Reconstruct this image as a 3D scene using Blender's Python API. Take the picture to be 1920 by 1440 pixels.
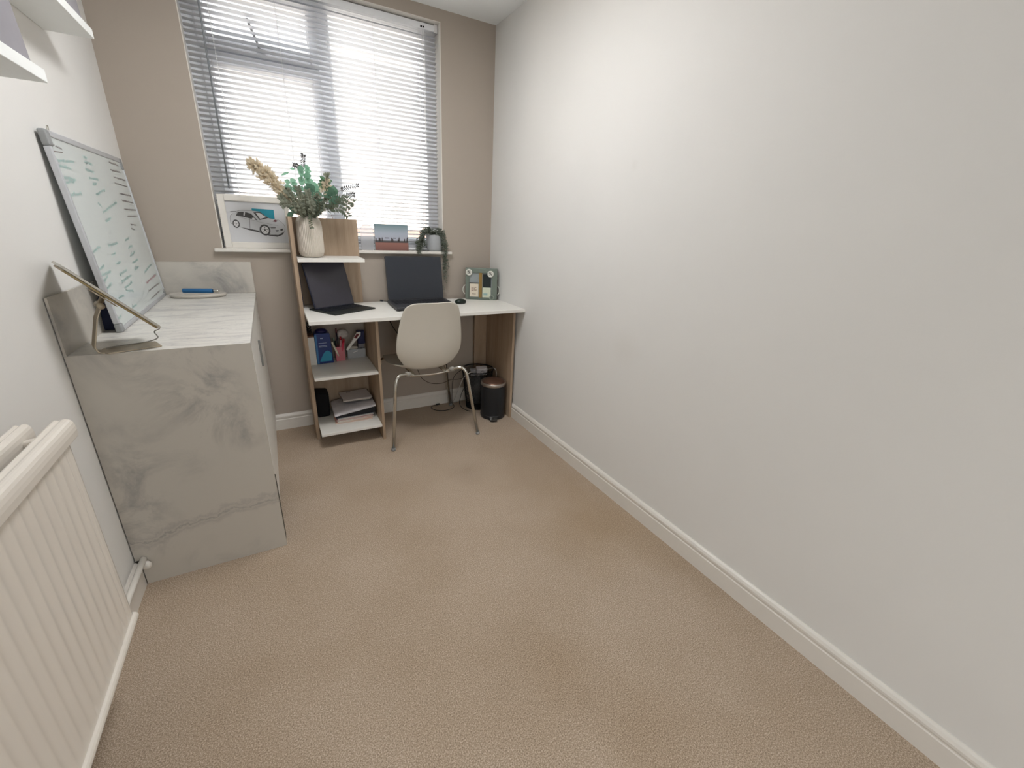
import bpy, bmesh, math, random
from math import sin, cos, pi, radians as rad
from mathutils import Vector, Matrix, noise
random.seed(7)
for o in list(bpy.data.objects): bpy.data.objects.remove(o)
sc = bpy.context.scene
C = sc.collection

# ------------------------------------------------------------------ camera
F_PX, PITCH, YAW, ROLL = 782.83, 0.359639, 0.520372, -0.047105
cy, sy, cp, sp = cos(YAW), sin(YAW), cos(PITCH), sin(PITCH)
fw = Vector((sy*cp, cy*cp, -sp)); rt = Vector((cy, -sy, 0)); dn = fw.cross(rt)
r2 = rt*cos(ROLL) + dn*sin(ROLL); d2 = -rt*sin(ROLL) + dn*cos(ROLL)
cam = bpy.data.cameras.new('camera'); co = bpy.data.objects.new('camera', cam); C.objects.link(co)
M = Matrix((r2, -d2, -fw)).transposed().to_4x4(); M.translation = Vector((0, 0, 1.25)); co.matrix_world = M
cam.sensor_width = 36; cam.lens = 36*F_PX/1920; cam.clip_start = 0.02
sc.camera = co

# ------------------------------------------------------------------ world, light, exposure
w = bpy.data.worlds.new('sky'); sc.world = w; w.use_nodes = True
bg = w.node_tree.nodes['Background']; bg.inputs[0].default_value = (0.93, 0.97, 1.0, 1); bg.inputs[1].default_value = 1.0
# overcast sky: three to eight times brighter overhead than at the horizon
_nt = w.node_tree; _tc = _nt.nodes.new('ShaderNodeTexCoord'); _sx = _nt.nodes.new('ShaderNodeSeparateXYZ'); _nt.links.new(_tc.outputs['Generated'], _sx.inputs[0])
_mr = _nt.nodes.new('ShaderNodeMapRange'); _mr.interpolation_type = 'SMOOTHSTEP'
for _k, _v in (('From Min', .34), ('From Max', .56), ('To Min', 0.72), ('To Max', 2.6)): _mr.inputs[_k].default_value = _v
_nt.links.new(_sx.outputs['Z'], _mr.inputs['Value']); _nt.links.new(_mr.outputs[0], bg.inputs[1])
sc.view_settings.view_transform = 'Standard'; sc.view_settings.look = 'None'
sc.view_settings.exposure = 1.0; sc.view_settings.gamma = 1; sc.view_settings.use_curve_mapping = False
def area(name, loc, rot, sx, sy_, power, col=(1, 1, 1), portal=False):
    l = bpy.data.lights.new(name, 'AREA'); l.shape = 'RECTANGLE'; l.size = sx; l.size_y = sy_; l.energy = power; l.color = col
    if portal: l.cycles.is_portal = True
    o = bpy.data.objects.new(name, l); C.objects.link(o); o.location = loc; o.rotation_euler = rot; return o
area('window_daylight_portal', (0.393, 2.93, 1.69), (rad(-90), 0, 0), 1.25, 1.25, 1, portal=True)

area('rear_fill', (.3, -1.7, 1.2), (rad(90), 0, 0), 1.2, 1.9, 5.2, (.98, 1, 1))   # added fill light behind the doorway, brightens the near walls
_s = bpy.data.lights.new('sun', 'SUN'); _s.energy = 8; _s.angle = rad(3); _s.color = (1, .97, .93)
_so = bpy.data.objects.new('sun', _s); C.objects.link(_so); _so.rotation_euler = (rad(12), rad(38), 0)   # added to brighten the street and bounce light up to the ceiling

# ------------------------------------------------------------------ helpers
def tag(o, label=None, cat=None, group=None, kind=None):
    if label: o['label'] = label
    if cat: o['category'] = cat
    if group: o['group'] = group
    if kind: o['kind'] = kind
    return o
def empty(name, loc, label, cat, group=None):
    o = bpy.data.objects.new(name, None); C.objects.link(o); o.location = loc; o.empty_display_size = .05
    return tag(o, label, cat, group)
class MB:
    def __init__(s): s.v = []; s.f = []; s.mi = []; s.M = Matrix.Identity(4)
    def add(s, vs, fs, mi=0):
        n = len(s.v); s.v += [s.M @ Vector(p) for p in vs]
        s.f += [tuple(i+n for i in f) for f in fs]; s.mi += [mi]*len(fs); return s
    def box(s, a, b, mi=0):
        x0, y0, z0 = a; x1, y1, z1 = b
        return s.add([(x0,y0,z0),(x1,y0,z0),(x1,y1,z0),(x0,y1,z0),(x0,y0,z1),(x1,y0,z1),(x1,y1,z1),(x0,y1,z1)],
              [(0,3,2,1),(4,5,6,7),(0,1,5,4),(1,2,6,5),(2,3,7,6),(3,0,4,7)], mi)
    def prism(s, poly, d, mi=0):
        # poly: 3d points, extruded by vector d
        n = len(poly); p = [Vector(q) for q in poly]; d = Vector(d)
        nrm = sum(((p[i]-p[0]).cross(p[(i+1) % n]-p[0]) for i in range(n)), Vector())
        if nrm.dot(d) > 0: p = p[::-1]
        vs = p + [q+d for q in p]
        return s.add(vs, [tuple(range(n)), tuple(range(2*n-1, n-1, -1))] + [(i, i+n, (i+1) % n+n, (i+1) % n) for i in range(n)], mi)
    def tube(s, pts, r, seg=8, smooth=0, cap=True, mi=0):
        p = [Vector(q) for q in pts]
        if smooth: p = spline(p, smooth)
        n = len(p); rs = r if isinstance(r, (list, tuple)) else [r]*n
        if len(rs) != n: rs = [rs[0] + (rs[-1]-rs[0])*i/(n-1) for i in range(n)]
        up = None; rings = []
        for i in range(n):
            t = (p[min(i+1, n-1)]-p[max(i-1, 0)]); t = t.normalized() if t.length > 0 else Vector((0,0,1))
            if up is None:
                up = t.orthogonal().normalized()
            else:
                up = (up - t*up.dot(t)); up = up.normalized() if up.length > 1e-6 else t.orthogonal().normalized()
            bn = t.cross(up)
            rings.append([p[i]+(up*cos(a)+bn*sin(a))*rs[i] for a in (2*pi*k/seg for k in range(seg))])
        vs = [q for R in rings for q in R]; fs = []
        for i in range(n-1):
            for k in range(seg):
                a = i*seg+k; b = i*seg+(k+1) % seg; fs.append((a, b, b+seg, a+seg))
        if cap: fs += [tuple(range(seg-1, -1, -1)), tuple(range((n-1)*seg, n*seg))]
        return s.add(vs, fs, mi)
    def lathe(s, prof, c=(0,0,0), seg=48, ax='z', mod=None, mi=0):
        vs = []; c = Vector(c)
        for r, h in prof:
            for k in range(seg):
                a = 2*pi*k/seg; rr = r*(mod(a, h) if mod else 1)
                q = {'z': (rr*cos(a), rr*sin(a), h), 'y': (rr*cos(a), h, rr*sin(a)), 'x': (h, rr*cos(a), rr*sin(a))}[ax]
                vs.append(c+Vector(q))
        fs = []
        for i in range(len(prof)-1):
            for k in range(seg):
                a = i*seg+k; b = i*seg+(k+1) % seg
                fs.append((a, b, b+seg, a+seg) if ax != 'y' else (a, a+seg, b+seg, b))
        if prof[0][0] > 1e-6: fs.append(tuple(range(seg-1, -1, -1)))
        if prof[-1][0] > 1e-6: fs.append(tuple(range((len(prof)-1)*seg, len(prof)*seg)))
        return s.add(vs, fs, mi)
    def ell(s, c, r, seg=16, rings=8, mi=0):
        prof = [(max(sin(pi*i/rings), 0), -cos(pi*i/rings)) for i in range(rings+1)]
        vs = []; c = Vector(c)
        for a, h in prof:
            for k in range(seg):
                t = 2*pi*k/seg; vs.append(c+Vector((a*cos(t)*r[0], a*sin(t)*r[1], h*r[2])))
        fs = [(i*seg+k, i*seg+(k+1) % seg, (i+1)*seg+(k+1) % seg, (i+1)*seg+k) for i in range(rings) for k in range(seg)]
        return s.add(vs, fs, mi)
    def build(s, name, mat, parent=None, smooth=False, bevel=0, seg=2, solid=0, sub=0):
        me = bpy.data.meshes.new(name)
        me.from_pydata([tuple(q) for q in s.v], [], s.f)
        for m in (mat if isinstance(mat, (list, tuple)) else [mat]): me.materials.append(m)
        for p, i in zip(me.polygons, s.mi): p.material_index = i
        bm = bmesh.new(); bm.from_mesh(me); bmesh.ops.remove_doubles(bm, verts=bm.verts, dist=1e-6)
        bmesh.ops.recalc_face_normals(bm, faces=bm.faces)
        bm.to_mesh(me); bm.free()
        if smooth: me.shade_smooth()
        o = bpy.data.objects.new(name, me); C.objects.link(o)
        if parent:
            o.parent = parent; o.matrix_parent_inverse = Matrix.Translation(parent.location).inverted() @ Matrix.Identity(4)
        if solid:
            m = o.modifiers.new('s', 'SOLIDIFY'); m.thickness = solid; m.offset = 0
        if sub:
            m = o.modifiers.new('u', 'SUBSURF'); m.levels = sub; m.render_levels = sub
        if bevel:
            m = o.modifiers.new('b', 'BEVEL'); m.width = bevel; m.segments = seg; m.limit_method = 'ANGLE'; m.angle_limit = rad(40)
            m.harden_normals = False
        return o
def spline(p, k):
    out = []; n = len(p)
    for i in range(n-1):
        a, b, c_, d = p[max(i-1, 0)], p[i], p[i+1], p[min(i+2, n-1)]
        for j in range(k):
            t = j/k
            out.append(.5*((2*b)+(-a+c_)*t+(2*a-5*b+4*c_-d)*t*t+(-a+3*b-3*c_+d)*t*t*t))
    out.append(p[-1]); return out
def round_rect(w, h, r, n=5):
    pts = []
    for cx, cy_, a0 in ((w/2-r, h/2-r, 0), (-w/2+r, h/2-r, 90), (-w/2+r, -h/2+r, 180), (w/2-r, -h/2+r, 270)):
        for i in range(n+1):
            a = rad(a0+90*i/n); pts.append((cx+r*cos(a), cy_+r*sin(a)))
    return pts

# ------------------------------------------------------------------ materials
def lin(c):
    return tuple(((x/255)/12.92 if x/255 <= .04045 else ((x/255+.055)/1.055)**2.4) for x in c) + (1,)
MATS = {}
def mat(name, rgb, rough=.6, metal=0, spec=.4, var=0, vscale=20, bump=0, bscale=300, **kw):
    if name in MATS: return MATS[name]
    m = bpy.data.materials.new(name); m.use_nodes = True; nt = m.node_tree; b = nt.nodes['Principled BSDF']
    b.inputs['Base Color'].default_value = lin(rgb); b.inputs['Roughness'].default_value = rough
    b.inputs['Metallic'].default_value = metal; b.inputs['Specular IOR Level'].default_value = spec
    for k, v in kw.items(): b.inputs[k.replace('_', ' ')].default_value = v
    tc = nt.nodes.new('ShaderNodeTexCoord')
    nz = nt.nodes.new('ShaderNodeTexNoise'); nz.inputs['Scale'].default_value = vscale; nz.inputs['Detail'].default_value = 4
    nt.links.new(tc.outputs['Object'], nz.inputs['Vector'])
    mx = nt.nodes.new('ShaderNodeMixRGB'); mx.blend_type = 'MULTIPLY'; mx.inputs[0].default_value = 1
    rp = nt.nodes.new('ShaderNodeValToRGB'); v = max(var, .015)
    rp.color_ramp.elements[0].position = .3; rp.color_ramp.elements[0].color = (1-v, 1-v, 1-v, 1)
    rp.color_ramp.elements[1].position = .7; rp.color_ramp.elements[1].color = (1, 1, 1, 1)
    nt.links.new(nz.outputs['Fac'], rp.inputs[0]); mx.inputs[1].default_value = lin(rgb)
    nt.links.new(rp.outputs[0], mx.inputs[2]); nt.links.new(mx.outputs[0], b.inputs['Base Color'])
    if bump:
        n2 = nt.nodes.new('ShaderNodeTexNoise'); n2.inputs['Scale'].default_value = bscale; n2.inputs['Detail'].default_value = 2
        nt.links.new(tc.outputs['Object'], n2.inputs['Vector'])
        bp = nt.nodes.new('ShaderNodeBump'); bp.inputs['Strength'].default_value = bump; bp.inputs['Distance'].default_value = .001
        nt.links.new(n2.outputs['Fac'], bp.inputs['Height']); nt.links.new(bp.outputs[0], b.inputs['Normal'])
    MATS[name] = m; return m
def N(nt, t, **kw):
    n = nt.nodes.new(t)
    for k, v in kw.items():
        if hasattr(n, k): setattr(n, k, v)
        else: n.inputs[k].default_value = v
    return n
def ramp(nt, stops, fac):
    r = nt.nodes.new('ShaderNodeValToRGB'); e = r.color_ramp.elements
    while len(e) < len(stops): e.new(.5)
    for q, (p, c) in zip(e, stops): q.position = p; q.color = c
    nt.links.new(fac, r.inputs[0]); return r.outputs[0]
def wood(name, along, c1=(180,158,134), c2=(156,133,110)):
    m = bpy.data.materials.new(name); m.use_nodes = True; nt = m.node_tree; b = nt.nodes['Principled BSDF']; L = nt.links.new
    b.inputs['Roughness'].default_value = .55
    tc = N(nt, 'ShaderNodeTexCoord'); mp = N(nt, 'ShaderNodeMapping')
    s = {'z': (14, 14, .9), 'x': (.9, 14, 14)}[along]; mp.inputs['Scale'].default_value = s
    L(tc.outputs['Object'], mp.inputs[0])
    n1 = N(nt, 'ShaderNodeTexNoise', Scale=1.6, Detail=6, Distortion=.6); L(mp.outputs[0], n1.inputs['Vector'])
    mp2 = N(nt, 'ShaderNodeMapping'); mp2.inputs['Scale'].default_value = tuple(q*7 for q in s); L(tc.outputs['Object'], mp2.inputs[0])
    n2 = N(nt, 'ShaderNodeTexNoise', Scale=3, Detail=3); L(mp2.outputs[0], n2.inputs['Vector'])
    a = ramp(nt, [(.3, lin(c2)), (.68, lin(c1))], n1.outputs['Fac'])
    f = ramp(nt, [(.35, (.92,.91,.90,1)), (.6, (1,1,1,1))], n2.outputs['Fac'])
    mx = N(nt, 'ShaderNodeMixRGB', blend_type='MULTIPLY'); mx.inputs[0].default_value = 1; L(a, mx.inputs[1]); L(f, mx.inputs[2])
    v = N(nt, 'ShaderNodeTexVoronoi', Scale=3.2); mp3 = N(nt, 'ShaderNodeMapping'); mp3.inputs['Scale'].default_value = (1,1,.6); L(tc.outputs['Object'], mp3.inputs[0]); L(mp3.outputs[0], v.inputs['Vector'])
    k = ramp(nt, [(.015, (.45,.36,.3,1)), (.05, (1,1,1,1))], v.outputs['Distance'])
    m2 = N(nt, 'ShaderNodeMixRGB', blend_type='MULTIPLY'); m2.inputs[0].default_value = 1; L(mx.outputs[0], m2.inputs[1]); L(k, m2.inputs[2])
    L(m2.outputs[0], b.inputs['Base Color']); return m
def marble(name, mode):
    m = bpy.data.materials.new(name); m.use_nodes = True; nt = m.node_tree; b = nt.nodes['Principled BSDF']; L = nt.links.new
    b.inputs['Roughness'].default_value = .32 if mode == 'top' else .42
    tc = N(nt, 'ShaderNodeTexCoord'); mp = N(nt, 'ShaderNodeMapping'); L(tc.outputs['Object'], mp.inputs[0])
    base, grey, dark = (lin((216,213,206)), lin((192,189,185)), lin((152,151,152))) if mode == 'top' else (lin((196,190,180)), lin((178,173,165)), lin((142,139,136)))
    if mode == 'top':
        mp.inputs['Scale'].default_value = (2.2, 9, 2)
        n1 = N(nt, 'ShaderNodeTexNoise', Scale=2.2, Detail=7, Distortion=.9, Roughness=.6); L(mp.outputs[0], n1.inputs['Vector'])
        a = ramp(nt, [(.36, grey), (.5, base), (1, lin((226,223,217)))], n1.outputs['Fac'])
        n2 = N(nt, 'ShaderNodeTexNoise', Scale=3.1, Detail=8, Distortion=1.6, Roughness=.62); L(mp.outputs[0], n2.inputs['Vector'])
        f = ramp(nt, [(.0, (1,1,1,1)), (.475, (1,1,1,1)), (.5, (.72,.72,.74,1)), (.525, (1,1,1,1))], n2.outputs['Fac'])
        mx = N(nt, 'ShaderNodeMixRGB', blend_type='MULTIPLY'); mx.inputs[0].default_value = .8; L(a, mx.inputs[1]); L(f, mx.inputs[2])
        L(mx.outputs[0], b.inputs['Base Color']); return m
    # upright panels: cloudy patches plus one wandering vein band
    n1 = N(nt, 'ShaderNodeTexNoise', Scale=5.0, Detail=9, Roughness=.68, Distortion=.7); L(mp.outputs[0], n1.inputs['Vector'])
    n0 = N(nt, 'ShaderNodeTexNoise', Scale=3.4, Detail=2); L(mp.outputs[0], n0.inputs['Vector'])
    msk = ramp(nt, [(.46, (0,0,0,1)), (.66, (1,1,1,1))], n0.outputs['Fac'])
    a = ramp(nt, [(.33, dark), (.46, grey), (.54, base)], n1.outputs['Fac'])
    m1 = N(nt, 'ShaderNodeMixRGB'); m1.inputs[1].default_value = base; L(msk, m1.inputs[0]); L(a, m1.inputs[2])
    if mode == 'front':
        sx = N(nt, 'ShaderNodeSeparateXYZ'); L(tc.outputs['Object'], sx.inputs[0])
        nd = N(nt, 'ShaderNodeTexNoise', Scale=7, Detail=7, Roughness=.65); L(mp.outputs[0], nd.inputs['Vector'])
        def math_(op, x, y):
            q = N(nt, 'ShaderNodeMath', operation=op)
            for i, t in enumerate((x, y)):
                if isinstance(t, (int, float)): q.inputs[i].default_value = t
                elif t is not None: L(t, q.inputs[i])
            return q.outputs[0]
        # height of the vein above the floor: about 0.13 at the wall, 0.24 at the open corner
        zc = math_('MULTIPLY_ADD', sx.outputs['X'], .16); zc.node.inputs[2].default_value = .262
        nn = math_('MULTIPLY', math_('SUBTRACT', nd.outputs['Fac'], .5), .17)
        dz = math_('ABSOLUTE', math_('SUBTRACT', math_('ADD', sx.outputs['Z'], nn), zc), None)
        vein = ramp(nt, [(0, (.66,.66,.68,1)), (.004, (.85,.85,.86,1)), (.009, (.98,.98,.98,1)), (.014, (.80,.80,.82,1)), (.03, (1,1,1,1))], dz)
        m2 = N(nt, 'ShaderNodeMixRGB', blend_type='MULTIPLY'); m2.inputs[0].default_value = 1; L(m1.outputs[0], m2.inputs[1]); L(vein, m2.inputs[2])
        L(m2.outputs[0], b.inputs['Base Color'])
    else: L(m1.outputs[0], b.inputs['Base Color'])
    return m
def carpet_mat():
    m = bpy.data.materials.new('carpet'); m.use_nodes = True; nt = m.node_tree; b = nt.nodes['Principled BSDF']; L = nt.links.new
    b.inputs['Roughness'].default_value = .95; b.inputs['Specular IOR Level'].default_value = .1; b.inputs['Sheen Weight'].default_value = .15
    tc = N(nt, 'ShaderNodeTexCoord')
    v = N(nt, 'ShaderNodeTexNoise', Scale=300, Detail=2, Roughness=.75); L(tc.outputs['Object'], v.inputs['Vector'])
    a = ramp(nt, [(.33, lin((138,120,102))), (.5, lin((176,157,137))), (.67, lin((216,199,180)))], v.outputs['Fac'])
    w1 = N(nt, 'ShaderNodeTexNoise', Scale=2.1, Detail=3); L(tc.outputs['Object'], w1.inputs['Vector'])
    f = ramp(nt, [(.35, (.90,.875,.84,1)), (.6, (1,1,1,1))], w1.outputs['Fac'])
    mx = N(nt, 'ShaderNodeMixRGB', blend_type='MULTIPLY'); mx.inputs[0].default_value = 1; L(a, mx.inputs[1]); L(f, mx.inputs[2])
    # worn and stained patches: (x, y, radius, tint)
    last = mx.outputs[0]
    for (px, py, rr, tint) in ((.78, 1.80, .13, (.88,.87,.86,1)), (1.20, 1.15, .36, (.95,.91,.84,1)), (.72, .45, .16, (.93,.91,.88,1)), (.62, .68, .12, (.95,.93,.9,1))):
        vd = N(nt, 'ShaderNodeVectorMath', operation='DISTANCE'); L(tc.outputs['Object'], vd.inputs[0]); vd.inputs[1].default_value = (px, py, 0)
        ad = N(nt, 'ShaderNodeMath', operation='MULTIPLY_ADD'); L(w1.outputs['Fac'], ad.inputs[0]); ad.inputs[1].default_value = rr*1.2; L(vd.outputs['Value'], ad.inputs[2])
        f_ = ramp(nt, [(rr*.7, tint), (rr*1.7, (1,1,1,1))], ad.outputs[0])
        m_ = N(nt, 'ShaderNodeMixRGB', blend_type='MULTIPLY'); m_.inputs[0].default_value = 1; L(last, m_.inputs[1]); L(f_, m_.inputs[2]); last = m_.outputs[0]
    L(last, b.inputs['Base Color'])
    bp = N(nt, 'ShaderNodeBump', Strength=.5, Distance=.004); L(v.outputs['Fac'], bp.inputs['Height']); L(bp.outputs[0], b.inputs['Normal'])
    return m
white_wall = mat('white_wall_paint', (226,224,220), .85, var=.02, vscale=3, bump=.15, bscale=120, spec=.25)
taupe = mat('taupe_wall_paint', (176,165,153), .85, var=.02, vscale=3, bump=.15, bscale=120, spec=.25)
_nt = white_wall.node_tree; _b = _nt.nodes['Principled BSDF']; _src = _b.inputs['Base Color'].links[0].from_socket; _tc = _nt.nodes.new('ShaderNodeTexCoord')
for _c, _r, _t in (((1.344, 1.33, .76), .10, (.98,.972,.962,1)), ((1.344, 1.43, 1.506), .025, (.97,.968,.96,1))):
    _vd = N(_nt, 'ShaderNodeVectorMath', operation='DISTANCE'); _nt.links.new(_tc.outputs['Object'], _vd.inputs[0]); _vd.inputs[1].default_value = _c
    _f = ramp(_nt, [(_r*.2, _t), (_r, (1,1,1,1))], _vd.outputs['Value'])
    _m = N(_nt, 'ShaderNodeMixRGB', blend_type='MULTIPLY'); _m.inputs[0].default_value = 1; _nt.links.new(_src, _m.inputs[1]); _nt.links.new(_f, _m.inputs[2]); _src = _m.outputs[0]
_nt.links.new(_src, _b.inputs['Base Color'])
ceil_m = mat('ceiling_paint', (244,246,246), .9, var=.02, vscale=2, spec=.2)
gloss = mat('white_gloss_paint', (226,221,213), .35, var=.02)
upvc = mat('white_upvc', (232,234,238), .35, var=.02)
whiteb = mat('white_board', (232,229,222), .4, var=.02)
slat_m = mat('blind_slat', (238,239,242), .4, var=.01)
_n = slat_m.node_tree; _t = _n.nodes.new('ShaderNodeBsdfTranslucent'); _t.inputs[0].default_value = (.85,.86,.88,1); _x = _n.nodes.new('ShaderNodeMixShader'); _x.inputs[0].default_value = .0
_n.links.new(_n.nodes['Principled BSDF'].outputs[0], _x.inputs[1]); _n.links.new(_t.outputs[0], _x.inputs[2]); _n.links.new(_x.outputs[0], _n.nodes['Material Output'].inputs[0])
radm = mat('radiator_enamel', (230,223,213), .16, var=.0)
oakz = wood('oak_vertical', 'z'); oakx = wood('oak_horizontal', 'x')
chrome = mat('chrome', (205,203,196), .12, metal=1, var=.03)
alu = mat('brushed_aluminium', (206,208,212), .45, metal=.5, var=.05, vscale=60)
plastic_grey = mat('grey_plastic', (140,142,142), .5)
black = mat('black_plastic', (22,23,26), .4)
carpet = carpet_mat()

# ------------------------------------------------------------------ room
XR, YB, ZC, YF = 1.344, 2.735, 2.354, -1.0
WX0, WX1, WZ0, WZ1 = -.214, 1.0, 1.08, 2.296
def xl(y): return -.533-.0203*(YB-y)
def st(name, mb, m, **k): return tag(mb.build(name, m, **k), kind='structure')
st('floor', MB().box((-.75, YF-.1, -.06), (XR+.1, YB+.2, 0)), carpet)
st('ceiling', MB().box((-.75, YF-.1, ZC), (XR+.1, YB+.2, ZC+.08)), ceil_m)
st('wall_right', MB().box((XR, YF, 0), (XR+.1, YB, ZC)), white_wall)
st('wall_left', MB().prism([(xl(YB), YB, 0), (xl(YF), YF, 0), (xl(YF)-.1, YF, 0), (xl(YB)-.1, YB, 0)], (0,0,ZC)), white_wall)
b = MB()
T = .2
b.box((-.63, YB, 0), (WX0, YB+T, ZC)); b.box((WX1, YB, 0), (XR+.1, YB+T, ZC))
b.box((WX0, YB, 0), (WX1, YB+T, WZ0-.02)); b.box((WX0, YB, WZ1), (WX1, YB+T, ZC))
st('wall_back', b, taupe)
b = MB(); b.box((-.75, YF-.1, 0), (-.1, YF, ZC)); b.box((.7, YF-.1, 0), (XR+.1, YF, ZC)); b.box((-.1, YF-.1, 2.02), (.7, YF, ZC))
st('wall_rear', b, white_wall)
door = st('door_1', MB().box((.71, YF-.85, .01), (.75, YF-.11, 2.01)), gloss)
MB().lathe([(0,-.0),(.022,.0),(.024,-.02),(.012,-.03)], (.71, YF-.78, 1.0), ax='x', seg=20).build('door_handle', chrome, door, smooth=True)
# reveal of the window is the wall's own thickness, painted white
b = MB(); e = .004
b.box((WX0, YB+.001, WZ0), (WX0+e, YB+.09, WZ1)); b.box((WX1-e, YB+.001, WZ0), (WX1, YB+.09, WZ1)); b.box((WX0+e, YB+.001, WZ1-e), (WX1-e, YB+.09, WZ1))
st('trim_1', b, gloss)
def skirt(name, pts_a, pts_b, inward):
    # profile extruded from a to b; inward = unit vector into the room
    prof = [(0,0),(.015,0),(.015,.066),(.0125,.069),(.0125,.073),(.0145,.078),(.0145,.086),(.010,.095),(.004,.1),(0,.1)]
    a = Vector(pts_a); d = Vector(pts_b)-a; n = Vector(inward)
    return st(name, MB().prism([a+n*o_+Vector((0,0,z)) for o_, z in prof], d), gloss)
skirt('baseboard_right', (XR, YF, 0), (XR, YB, 0), (-1,0,0))
skirt('baseboard_back', (-.53, YB, 0), (XR-.015, YB, 0), (0,-1,0))
skirt('baseboard_left', (xl(YF), YF, 0), (xl(1.604), 1.604, 0), (1,.0,0))

# ------------------------------------------------------------------ window
win = empty('window_1', (WX0, YB+.1, WZ0), None, None); win['kind'] = 'structure'
b = MB(); y0, y1 = YB+.09, YB+.155
def bars(mb, x0, x1, z0, z1, w, ya, yb):
    wl, wr, wb, wt = w
    mb.box((x0, ya, z0), (x0+wl, yb, z1)); mb.box((x1-wr, ya, z0), (x1, yb, z1))
    mb.box((x0+wl, ya, z0), (x1-wr, yb, z0+wb)); mb.box((x0+wl, ya, z1-wt), (x1-wr, yb, z1))
bars(b, WX0, WX1, WZ0-.02, WZ1, (.056, .056, .065, .056), y0, y1)
b.box((.352, y0, WZ0+.045), (.418, y1, WZ1-.056)); b.box((WX0+.056, y0, 1.94), (.352, y1, 1.985))
b.build('window_frame', upvc, win, bevel=.004)
b = MB(); bars(b, WX0+.05, .36, WZ0+.038, 1.945, (.042, .042, .05, .042), y0-.016, y1-.02); b.build('casement_sash', upvc, win, bevel=.005)
b = MB(); bars(b, WX0+.05, .36, 1.98, WZ1-.05, (.042, .042, .045, .045), y0-.016, y1-.02); b.build('fanlight_sash', upvc, win, bevel=.005)
b = MB(); bars(b, .41, WX1-.05, WZ0+.04, WZ1-.05, (.012, .016, .03, .018), y0-.004, y1-.02); b.build('glazing_bead', upvc, win, bevel=.003)
glass = bpy.data.materials.new('window_glass'); glass.use_nodes = True; g = glass.node_tree; 
tr = N(g, 'ShaderNodeBsdfTransparent'); gl = N(g, 'ShaderNodeBsdfGlossy', Roughness=.02); mxs = N(g, 'ShaderNodeMixShader'); fr = N(g, 'ShaderNodeFresnel', IOR=1.2)
g.links.new(fr.outputs[0], mxs.inputs[0]); g.links.new(tr.outputs[0], mxs.inputs[1]); g.links.new(gl.outputs[0], mxs.inputs[2])
g.links.new(mxs.outputs[0], g.nodes['Material Output'].inputs[0])
for x0, x1, z0, z1 in ((WX0+.09, .32, WZ0+.085, 1.905), (WX0+.09, .32, 2.022, 2.205), (.42, .937, WZ0+.065, 2.232)):
    MB().box((x0, y1-.04, z0), (x1, y1-.034, z1)).build('pane', glass, win)
b = MB(); b.tube([(.052, y0-.022, 2.125), (.092, y0-.022, 2.008)], .0055); b.box((.075, y0-.026, 1.998), (.115, y0-.016, 2.012)); b.build('window_stay', plastic_grey, win)
# sill
s = MB().box((-.248, 2.703, 1.062), (1.05, YB, 1.08)); s.box((WX0+.001, YB, 1.0605), (WX1-.001, YB+.09, 1.08))
s.build('window_sill', gloss, win, bevel=.005, seg=3)

# outside: pavement far below and a terrace across the road
st('ground', MB().box((-40, 3.2, -3.0), (40, 60, -2.9)), mat('outside_ground', (205,198,188), .9, var=.2, vscale=1))
t = empty('terraced_house', (3, 24, -2.9), 'row of pinkish brick houses outside, behind the lowest blind slats', 'house')
MB().box((-22, 22, -2.9), (24, 30, .9)).build('wall', mat('pink_brick', (205,182,172), .9, var=.2, vscale=4), t)
MB().prism([(-22.5, 21.6, .9), (-22.5, 30.4, .9), (-22.5, 26, 2.3)], (47,0,0)).build('roof', mat('roof_tile', (176,156,148), .9, var=.2, vscale=6), t)

# ------------------------------------------------------------------ blind
bl = empty('venetian_blind', (.39, 2.785, 2.29), 'white slatted venetian blind hanging inside the window recess', 'blind')
BX0, BX1, BY = -.206, .990, 2.784
b = MB(); b.prism([(BX0+.004, BY-.014, 2.256), (BX0+.004, BY-.014, 2.286), (BX0+.004, BY+.014, 2.286), (BX0+.004, BY+.014, 2.256)], (BX1-BX0-.008, 0, 0)); b.build('headrail', slat_m, bl, bevel=.002)
for x0 in (BX0-.004, BX1-.016):
    MB().box((x0, BY-.018, 2.25), (x0+.02, BY+.018, 2.291)).build('end_bracket', mat('bracket_white', (214,212,212), .5), bl, bevel=.002)
b = MB(); b.box((.895, BY-.0165, 2.262), (.905, BY-.0138, 2.270)); b.box((.909, BY-.0165, 2.262), (.917, BY-.0138, 2.270)); b.build('cord_lock', black, bl)
b = MB(); pitch = .0222; nsl = int((2.246-1.112)/pitch); tilt = rad(-9)
def slat(mb, z, tl, n=4, dx=0):
    rows = []
    for i in range(n+1):
        u = (i/n-.5)*.025; h = .0024*(1-(2*i/n-1)**2)
        rows.append((BY+u*cos(tl), z-u*sin(tl)*-1+h))   # negative tilt drops the room edge? (room edge is -u)
    vs = []
    for yy, zz in rows: vs += [(BX0+dx, yy, zz), (BX1-.003+dx, yy, zz)]
    mb.add(vs, [(2*i, 2*i+1, 2*i+3, 2*i+2) for i in range(n)])
for i in range(nsl):
    z = 2.243-i*pitch
    tl = rad(-18)+rad(random.uniform(-1.2, 1.2))
    if i in (7, 8): tl += rad(8)
    slat(b, z, tl, dx=random.uniform(-.0015, .0015))
for j in range(5): slat(b, 1.1005+.0022*j, 0)
slats = b.build('slats', slat_m, bl, smooth=True, solid=.0004)
MB().box((BX0, BY-.013, 1.084), (BX1-.003, BY+.013, 1.098)).build('bottom_rail', slat_m, bl, bevel=.003)
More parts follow.
